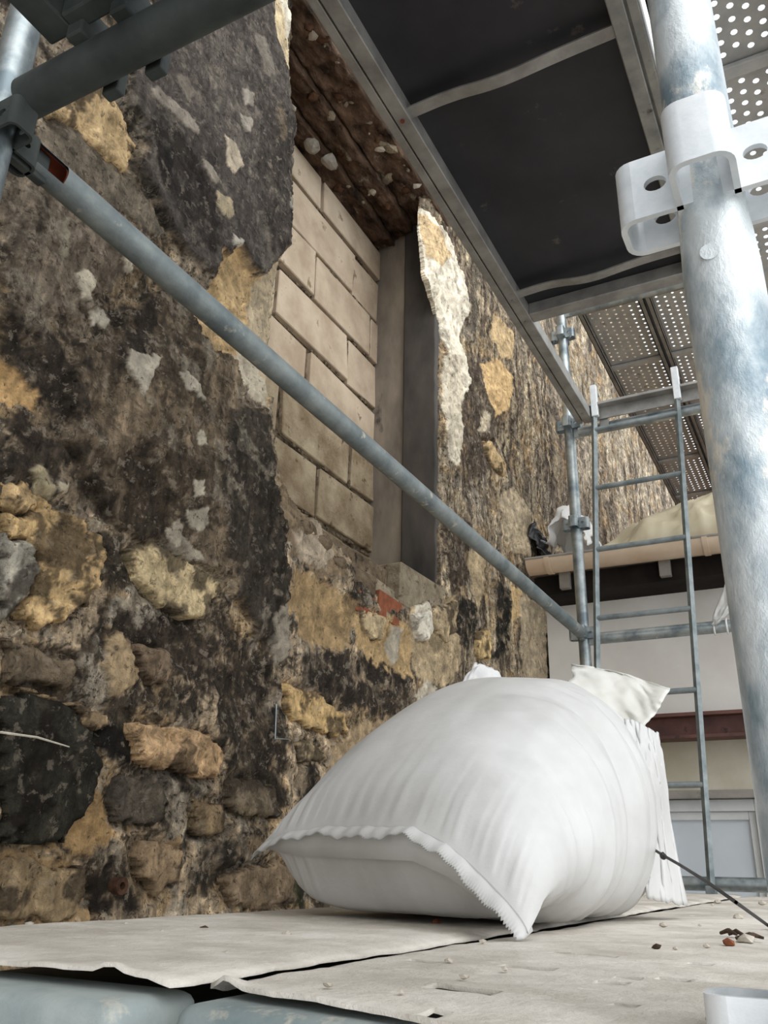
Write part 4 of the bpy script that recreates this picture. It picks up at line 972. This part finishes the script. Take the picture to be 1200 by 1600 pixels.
# ---------------------------------------------------------------- ladder hanging from the hatch
ld = empty('ladder', (-0.68, 3.48, DZ))
def lp(side, z):
    f = (z - DZ)/(2.03 - DZ)
    xl = -0.885 + f*(0.885-0.757); xr = -0.492 + f*(0.492-0.397); return Vector((xl if side < 0 else xr, 3.44 + 0.025*f, z))
for sd_ in (-1, 1):
    a, b = lp(sd_, DZ-0.0 + 0.004), lp(sd_, 2.00); m_ = MB(); m_.path([a, b], [0.0135, 0.0135], 4); stile = m_.build('stile', M['ladder'], ld)
    c = lp(sd_, 2.0); m_ = MB(); m_.box((c.x-0.015, c.y-0.016, 1.90), (c.x+0.015, c.y+0.01, 2.06)); m_.build('hook_sleeve', M['galv_clean'], stile, bevel=0.003)
    m_ = MB(); m_.box((c.x-0.010, c.y-0.005, 2.04), (c.x+0.010, 3.54, 2.052)); m_.build('hook', M['galv'], stile, bevel=0.002)
    m_ = MB(); m_.box((a.x-0.018, a.y-0.018, DZ), (a.x+0.018, a.y+0.018, DZ+0.03)); m_.build('foot', M['ladder'], stile, bevel=0.003)
for z in (1.835, 1.55, 1.265, 0.965, 0.645, 0.30):
    m_ = MB(); m_.tube(lp(-1, z), lp(1, z), 0.0115, 12); m_.build('rung', M['ladder'], ld, smooth=40)
tag(ld, 'narrow grey steel ladder hanging from the open hatch', 'ladder')

# ---------------------------------------------------------------- deck over the camera bay (top left corner)
cb = empty('side_deck', (-0.45, -0.6, 1.005))
CX0, CX1, CY0, CY1, CZ = -0.79, -0.13, -2.4, 0.515, 1.004
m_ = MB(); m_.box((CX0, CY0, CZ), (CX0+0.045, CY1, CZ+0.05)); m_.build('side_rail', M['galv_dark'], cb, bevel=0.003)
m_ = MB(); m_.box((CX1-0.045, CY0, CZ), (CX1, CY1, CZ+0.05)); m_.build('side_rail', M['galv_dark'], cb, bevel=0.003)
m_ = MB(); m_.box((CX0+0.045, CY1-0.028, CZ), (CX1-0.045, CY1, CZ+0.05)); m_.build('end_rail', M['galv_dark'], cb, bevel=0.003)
m_ = MB(); m_.box((CX0+0.04, CY0, CZ+0.03), (CX1-0.04, CY1-0.02, CZ+0.042)); m_.build('plywood_panel', M['phenolic'], cb)
for x in (-0.735, -0.66):
    m_ = MB(); m_.box((x-0.014, CY1-0.012, CZ-0.02), (x+0.014, 0.56, CZ+0.03)); m_.box((x-0.014, 0.573, CZ-0.05), (x+0.014, 0.59, CZ+0.03)); m_.build('claw', M['galv_dark'], cb, bevel=0.003)
tag(cb, 'dark deck corner resting on the crossbar at top left', 'scaffold deck')

# ---------------------------------------------------------------- the white sack
bagE = empty('rubble_sack', (-0.5, 1.40, DZ))
def spl(x, xs, ysv):
    """smooth interpolation (Catmull-Rom like, via monotone hermite)"""
    xs = np.array(xs, float); ysv = np.array(ysv, float); d = np.gradient(ysv, xs)
    i = np.clip(np.searchsorted(xs, x)-1, 0, len(xs)-2); h = xs[i+1]-xs[i]; t = np.clip((x-xs[i])/h, 0, 1)
    return (2*t**3-3*t**2+1)*ysv[i] + (t**3-2*t**2+t)*h*d[i] + (-2*t**3+3*t**2)*ysv[i+1] + (t**3-t**2)*h*d[i+1]
SA = np.array([-0.80, 1.14, 0.018]); SB = np.array([-0.335, 0.965, -0.058])     # seam corners
def sack_point(s, t, top):
    """s: 0..1 from the front seam to the far end, t: -1 (right) .. 1 (left), top: upper or lower sheet"""
    Ls = spl(s, [0, .1, .25, .45, .65, .82, .93, 1.0], [[0, 0.07, 0.19, 0.35, 0.52, 0.68, 0.77, 0.80]][0])
    # side lines in plan (x, y) and crease height above the deck
    lx = spl(s, [0,.1,.25,.45,.65,.82,.93,1.0], [-0.800,-0.765,-0.752,-0.742,-0.725,-0.690,-0.640,-0.560])
    ly = spl(s, [0,.1,.25,.45,.65,.82,.93,1.0], [1.140,1.165,1.235,1.370,1.520,1.660,1.735,1.765])
    lz = spl(s, [0,.1,.25,.45,.65,.82,.93,1.0], [0.088,0.105,0.135,0.175,0.205,0.225,0.235,0.235])
    rx = spl(s, [0,.1,.25,.45,.65,.82,.93,1.0], [-0.324,-0.314,-0.300,-0.286,-0.285,-0.297,-0.325,-0.400])
    ry = spl(s, [0,.1,.25,.45,.65,.82,.93,1.0], [0.955,1.030,1.150,1.300,1.450,1.590,1.680,1.735])
    rz = spl(s, [0,.1,.25,.45,.65,.82,.93,1.0], [0.008,0.055,0.100,0.140,0.165,0.185,0.200,0.215])
    T = spl(s, [0,.04,.1,.2,.35,.5,.65,.82,.93,1.0], [0.088,0.145,0.195,0.252,0.316,0.360,0.382,0.380,0.342,0.240])
    Bz = spl(s, [0,.04,.1,.2,.5,.82,.93,1.0], [0.066,0.030,0.010,0.004,0.003,0.006,0.04,0.20])
    k = (t+1)/2
    x = rx*(1-k)+lx*k; y = ry*(1-k)+ly*k
    crease = rz*(1-k)+lz*k
    front = np.interp(t, [-1, -0.872, -0.698, -0.533, -0.301, 0.101, 0.599, 1.0], [0.002, 0.015, 0.036, 0.055, 0.071, 0.073, 0.075, 0.086])
    seamz = crease + (front - (0.008*(1-k)+0.088*k))*np.exp(-s/0.07)
    bul = (1-np.abs(t)**2.6)**(1/1.75)
    zt = seamz + (np.maximum(T - (rz+lz)/2, 0.0))*bul*np.where(s < 1e-6, 0, 1)
    zb = seamz - np.maximum(seamz - Bz, 0)*(1-np.abs(t)**5)**(1/2.2)*sst(0.0, 0.10, s)
    return x, y, np.where(top, zt, zb)
ns, nt_ = 150, 130
s_lin = (1-np.cos(np.linspace(0, 1, ns)*math.pi*0.5))*0.999 + 0.0      # dense towards the seam
s_lin = np.clip(s_lin, 0, 1)
th = np.linspace(0, 2*math.pi, 2*nt_, endpoint=False)
tt = np.cos(th); tp = np.sin(th) >= 0
SS, TT = np.meshgrid(s_lin, np.sign(tt)*np.abs(tt)**0.9, indexing='ij'); TP = np.broadcast_to(tp, SS.shape)
bxx, byy, bzz = sack_point(SS, TT, TP)
BP = np.stack([bxx, byy, bzz], -1)
# folds: fine pleats rising from the seam, broad soft creases along the right flank
du = np.gradient(BP, axis=0); dv = np.roll(BP, -1, 1) - np.roll(BP, 1, 1); nn = np.cross(du, dv); nl = np.linalg.norm(nn, axis=-1, keepdims=True)+1e-12; nn = nn/nl
cen = BP.mean(axis=1, keepdims=True); sgn = np.sign(((BP-cen)*nn).sum(-1, keepdims=True)); nn = nn*np.where(sgn == 0, 1, sgn)
pleat = (fbm(TT*42, SS*4, 801, 3)-0.5)*0.0060*np.exp(-SS/0.075)*sst(0, 0.02, SS)
flank = (fbm(SS*13 + 0.8*TT, TT*1.3, 811, 3)-0.5)*0.042*sst(-0.1, -0.8, TT)*sst(0.06, 0.30, SS)
soft = (fbm(TT*1.6, SS*3, 821, 3)-0.5)*0.012*sst(0.02, 0.2, SS)
farw = (fbm(TT*9, SS*16, 831, 4)-0.5)*0.030*sst(0.75, 0.95, SS)
BP = BP + nn*(pleat+flank+soft+farw)[..., None]
BP[..., 2] = np.maximum(BP[..., 2] + 0.0, 0.001) + DZ + 0.006
Pl = np.transpose(BP, (1, 0, 2))
me = grid_mesh('sack_body', Pl - np.array(bagE.location), closed_u=True)
bm = bmesh.new(); bm.from_mesh(me); bmesh.ops.remove_doubles(bm, verts=bm.verts, dist=0.0004)
eb = [e for e in bm.edges if len(e.link_faces) == 1]
if eb:
    try: bmesh.ops.holes_fill(bm, edges=eb, sides=0)
    except Exception: pass
bmesh.ops.recalc_face_normals(bm, faces=bm.faces)
for f in bm.faces: f.smooth = True
bm.to_mesh(me); bm.free(); sbody = link('sack_body', me, M['sack'], bagE)
# stitched hem with a pinked edge along the front seam
nh = 300; kk = np.linspace(-1, 1, nh); hx, hy, hz = sack_point(np.full(nh, 0.004), kk, np.ones(nh, bool))
hz = hz + DZ + 0.004
dirx, diry = -0.36, -0.93
V = []; Q = []
for i in range(nh):
    zig = 0.0032 if i % 2 else 0.0
    wv_ = 0.0025*math.sin(i*0.13) + 0.0015*math.sin(i*0.37+1)
    L = 0.017 + zig
    dn = 0.75 + 0.15*math.sin(i*0.05)
    V += [(hx[i]+0.002, hy[i]+0.006, hz[i]+0.002), (hx[i]+dirx*L*0.5, hy[i]+diry*L*0.5, hz[i]-L*dn*0.45+wv_*0.5), (hx[i]+dirx*L, hy[i]+diry*L, max(hz[i]-L*dn+wv_, DZ+0.003))]
V = np.array(V) - np.array(bagE.location)
for i in range(nh-1):
    for j in range(2): Q.append((3*i+j, 3*i+3+j, 3*i+4+j, 3*i+1+j))
me = raw_mesh('stitched_hem', V, np.array(Q)); o = link('stitched_hem', me, M['sack'], sbody); sm = o.modifiers.new('thickness', 'SOLIDIFY'); sm.thickness = 0.0016
# loose mouth of the sack standing up at the far end, and a twisted corner
def sheet_from_px(name, rows_, mat, amp, seed, n=40, m=24, thick=0.0016):
    """rows_: list of rows of (px, py, y) control points -> smooth crumpled sheet"""
    G = np.array([[at(px, py, 1, yy) for (px, py, yy) in r] for r in rows_]); a, b = G.shape[:2]
    u = np.linspace(0, a-1, n); v = np.linspace(0, b-1, m)
    tmp = np.stack([np.stack([spl(u, range(a), G[:, j, c]) for j in range(b)], 1) for c in range(3)], -1)
    Pq = np.stack([np.stack([spl(v, range(b), tmp[i, :, c]) for i in range(n)], 0) for c in range(3)], -1)
    A, B = np.meshgrid(np.linspace(0, 1, n), np.linspace(0, 1, m), indexing='ij')
    d = (np.abs(fbm(A*4, B*2.5, seed, 3)-0.5)*2 + 0.6*np.abs(fbm(A*7+B*4, B*3, seed+8, 2)-0.5))*1.6*amp; Pq[..., 1] += d-amp*0.4; Pq[..., 2] += (fbm(A*7, B*7, seed+4, 3)-0.5)*amp*0.5
    me = grid_mesh(name, Pq - np.array(bagE.location)); o = link(name, me, mat, bagE)
    sm = o.modifiers.new('thickness', 'SOLIDIFY'); sm.thickness = thick; return o
sheet_from_px('loose_mouth', [[(870,1100,1.66),(940,1130,1.66),(1000,1170,1.62)], [(888,1065,1.70),(955,1095,1.72),(1004,1142,1.66)], [(893,1042,1.74),(972,1058,1.78),(1030,1108,1.72)], [(892,1038,1.76),(975,1054,1.80),(1046,1074,1.76)]], M['flap'], 0.016, 841)
sheet_from_px('crumpled_gather', [[(975,1120,1.56),(985,1200,1.50),(1000,1300,1.48),(1010,1405,1.46)], [(1008,1135,1.60),(1020,1200,1.56),(1032,1290,1.54),(1046,1412,1.52)], [(1028,1145,1.66),(1038,1200,1.64),(1050,1290,1.62),(1074,1416,1.60)]], M['sack'], 0.020, 851, 40, 50)
V = at(757, 1062, 1, 1.62)
eu, ev = np.meshgrid(np.linspace(0, 1, 36), np.linspace(0, 2*math.pi, 40, endpoint=False), indexing='ij')
ec = np.array([at(px, py, 1, yy) for (px, py, yy) in ((712,1096,1.50),(730,1072,1.53),(748,1058,1.56),(766,1060,1.60),(784,1072,1.63),(800,1084,1.66))])
cx_, cy_, cz_ = (spl(eu*5, range(6), ec[:, c]) for c in range(3))
er = spl(eu*5, range(6), [0.006, 0.019, 0.025, 0.022, 0.018, 0.008])*(1 + 0.9*(np.abs(fbm(eu*5 + ev*0.4, np.cos(ev)*1.6 + eu*2, 871, 3)-0.5)*2 - 0.25))
EP = np.stack([cx_ + er*np.cos(ev)*0.3, cy_ - er*np.cos(ev), cz_ + er*np.sin(ev)], -1)
me = grid_mesh('twisted_corner', np.transpose(EP, (1, 0, 2)) - np.array(bagE.location), closed_u=True); link('twisted_corner', me, M['sack'], bagE)
tag(bagE, 'bulging white woven rubble sack lying on the dusty deck', 'sack')

# ---------------------------------------------------------------- small things
a = at(1018, 1325, 1, 1.47); b = at(1200, 1446, 2, DZ+0.005); mid = at(1105, 1378, 1, 1.2)
d2 = at(1260, 1480, 2, DZ+0.005)
cb_ = empty('cable', tuple(b)); m_ = MB(); m_.path([a, at(1037,1337,1,1.41), at(1060,1350,1,1.35), mid, at(1150,1410,1,1.08), b, d2], 0.0022, 8); m_.build('wire', M['cable'], cb_, smooth=60)
k_ = lump('knot', (0,0,0), 0.006, M['cable'], cb_, 5); k_.location = Vector(at(1037,1337,1,1.41)) - cb_.location
tag(cb_, 'thin black cable running from the sack to the right edge', 'cable')
# scrap of white film tied to the far crossbar
sc = empty('plastic_scrap', tuple(at(1128, 968, 1, YF+0.02)))
def film_piece(name, rows_, seed, amp=0.02):
    o = sheet_from_px(name, rows_, M['film'], amp, seed, 24, 18, 0.001); o.parent = sc; o.matrix_parent_inverse = Matrix.Identity(4)
    off = Vector(bagE.location) - Vector(sc.location); o.data.transform(Matrix.Translation(off)); return o
film_piece('hanging_film', [[(1132,850,3.50),(1140,852,3.50),(1152,856,3.49)], [(1137,890,3.50),(1146,890,3.49),(1156,892,3.48)], [(1128,925,3.50),(1142,930,3.48),(1156,932,3.48)], [(1115,958,3.51),(1128,958,3.49),(1150,945,3.49)], [(1112,975,3.51),(1114,978,3.50),(1118,976,3.50)]], 861)
m_ = MB()
for (px, py) in ((1114, 973), (1134, 970)):
    c = at(px, py, 1, YF+0.02); pts = [(c[0], YF+0.05+0.030*math.cos(t_), 0.905+0.030*math.sin(t_)) for t_ in np.linspace(0, 2*math.pi, 17)]; m_ = MB(); m_.path(pts, 0.004, 8); m_.build('knotted_tie', M['film'], sc, smooth=60)
tag(sc, 'torn scrap of white plastic tied to the far crossbar', 'plastic scrap')
# debris: each bit its own thing
def debris(name, px, py, r, mat, label, seed, sq=(1.2,1,0.6), cat='debris', group=None):
    p = at(px, py, 2, DZ); o = lump(name, (p[0], p[1], DZ + r*sq[2]*0.45 + 0.001), r, mat, None, seed, 1, sq); o.rotation_euler.z = seed*1.3
    tag(o, label, cat, group); return o
debris('plaster_chip', 1165, 1474, 0.011, M['grit'], 'pale plaster chip beside the twigs at the right edge of the deck', 1)
debris('wood_chip', 1138, 1478, 0.008, M['brick'], 'reddish chip left of the pale plaster chip on the deck', 2)
debris('pebble', 1026, 1483, 0.005, M['twig'], 'single dark pebble in the middle of the right plank', 3)
debris('brick_crumb', 682, 1447, 0.010, M['brick'], 'small brick crumb by the seam under the front of the sack', 4)
debris('pebble', 320, 1455, 0.006, M['twig'], 'dark pebble on the wall-side plank', 5)
for i in range(4):
    a = at(1126 + 12*i, 1458 - 2*(i % 2) + 4*i, 2, DZ+0.004); m_ = MB(); dx = random.uniform(0.015, 0.035)
    m_.path([(a[0], a[1], DZ+0.004), (a[0]+dx*0.5, a[1]+0.01*(i-1), DZ+0.008), (a[0]+dx, a[1]+0.02*(i-1.5), DZ+0.005)], [0.002, 0.0028, 0.0015], 6)
    o = m_.build('twig', M['twig'], None, origin=tuple(a)); tag(o, 'short dark twig lying among chips at the right of the deck', 'twig', 'twigs on the deck')
rg = random.Random(12)
for i in range(70):                                                           # loose crumbs of plaster on the planks
    x = rg.uniform(-0.84, 0.0); y = 0.5 + 2.4*rg.random()**1.7; r = rg.uniform(0.002, 0.006)*(0.7+0.5*y)
    if -0.78 < x < -0.28 and 1.0 < y < 1.8: continue
    onleft = x < -0.40
    if -0.42 < x < -0.37: continue
    o = lump('plaster_crumb', (x, y, DZ + r*0.35 + 0.001), r, M['grit'], None, 200+i, 1, (1.2, 1, 0.6))
    tag(o, 'small pale plaster crumb lying on the ' + ('wall-side' if onleft else 'street-side') + ' plank', 'crumb', 'crumbs on the wall-side plank' if onleft else 'crumbs on the street-side plank')
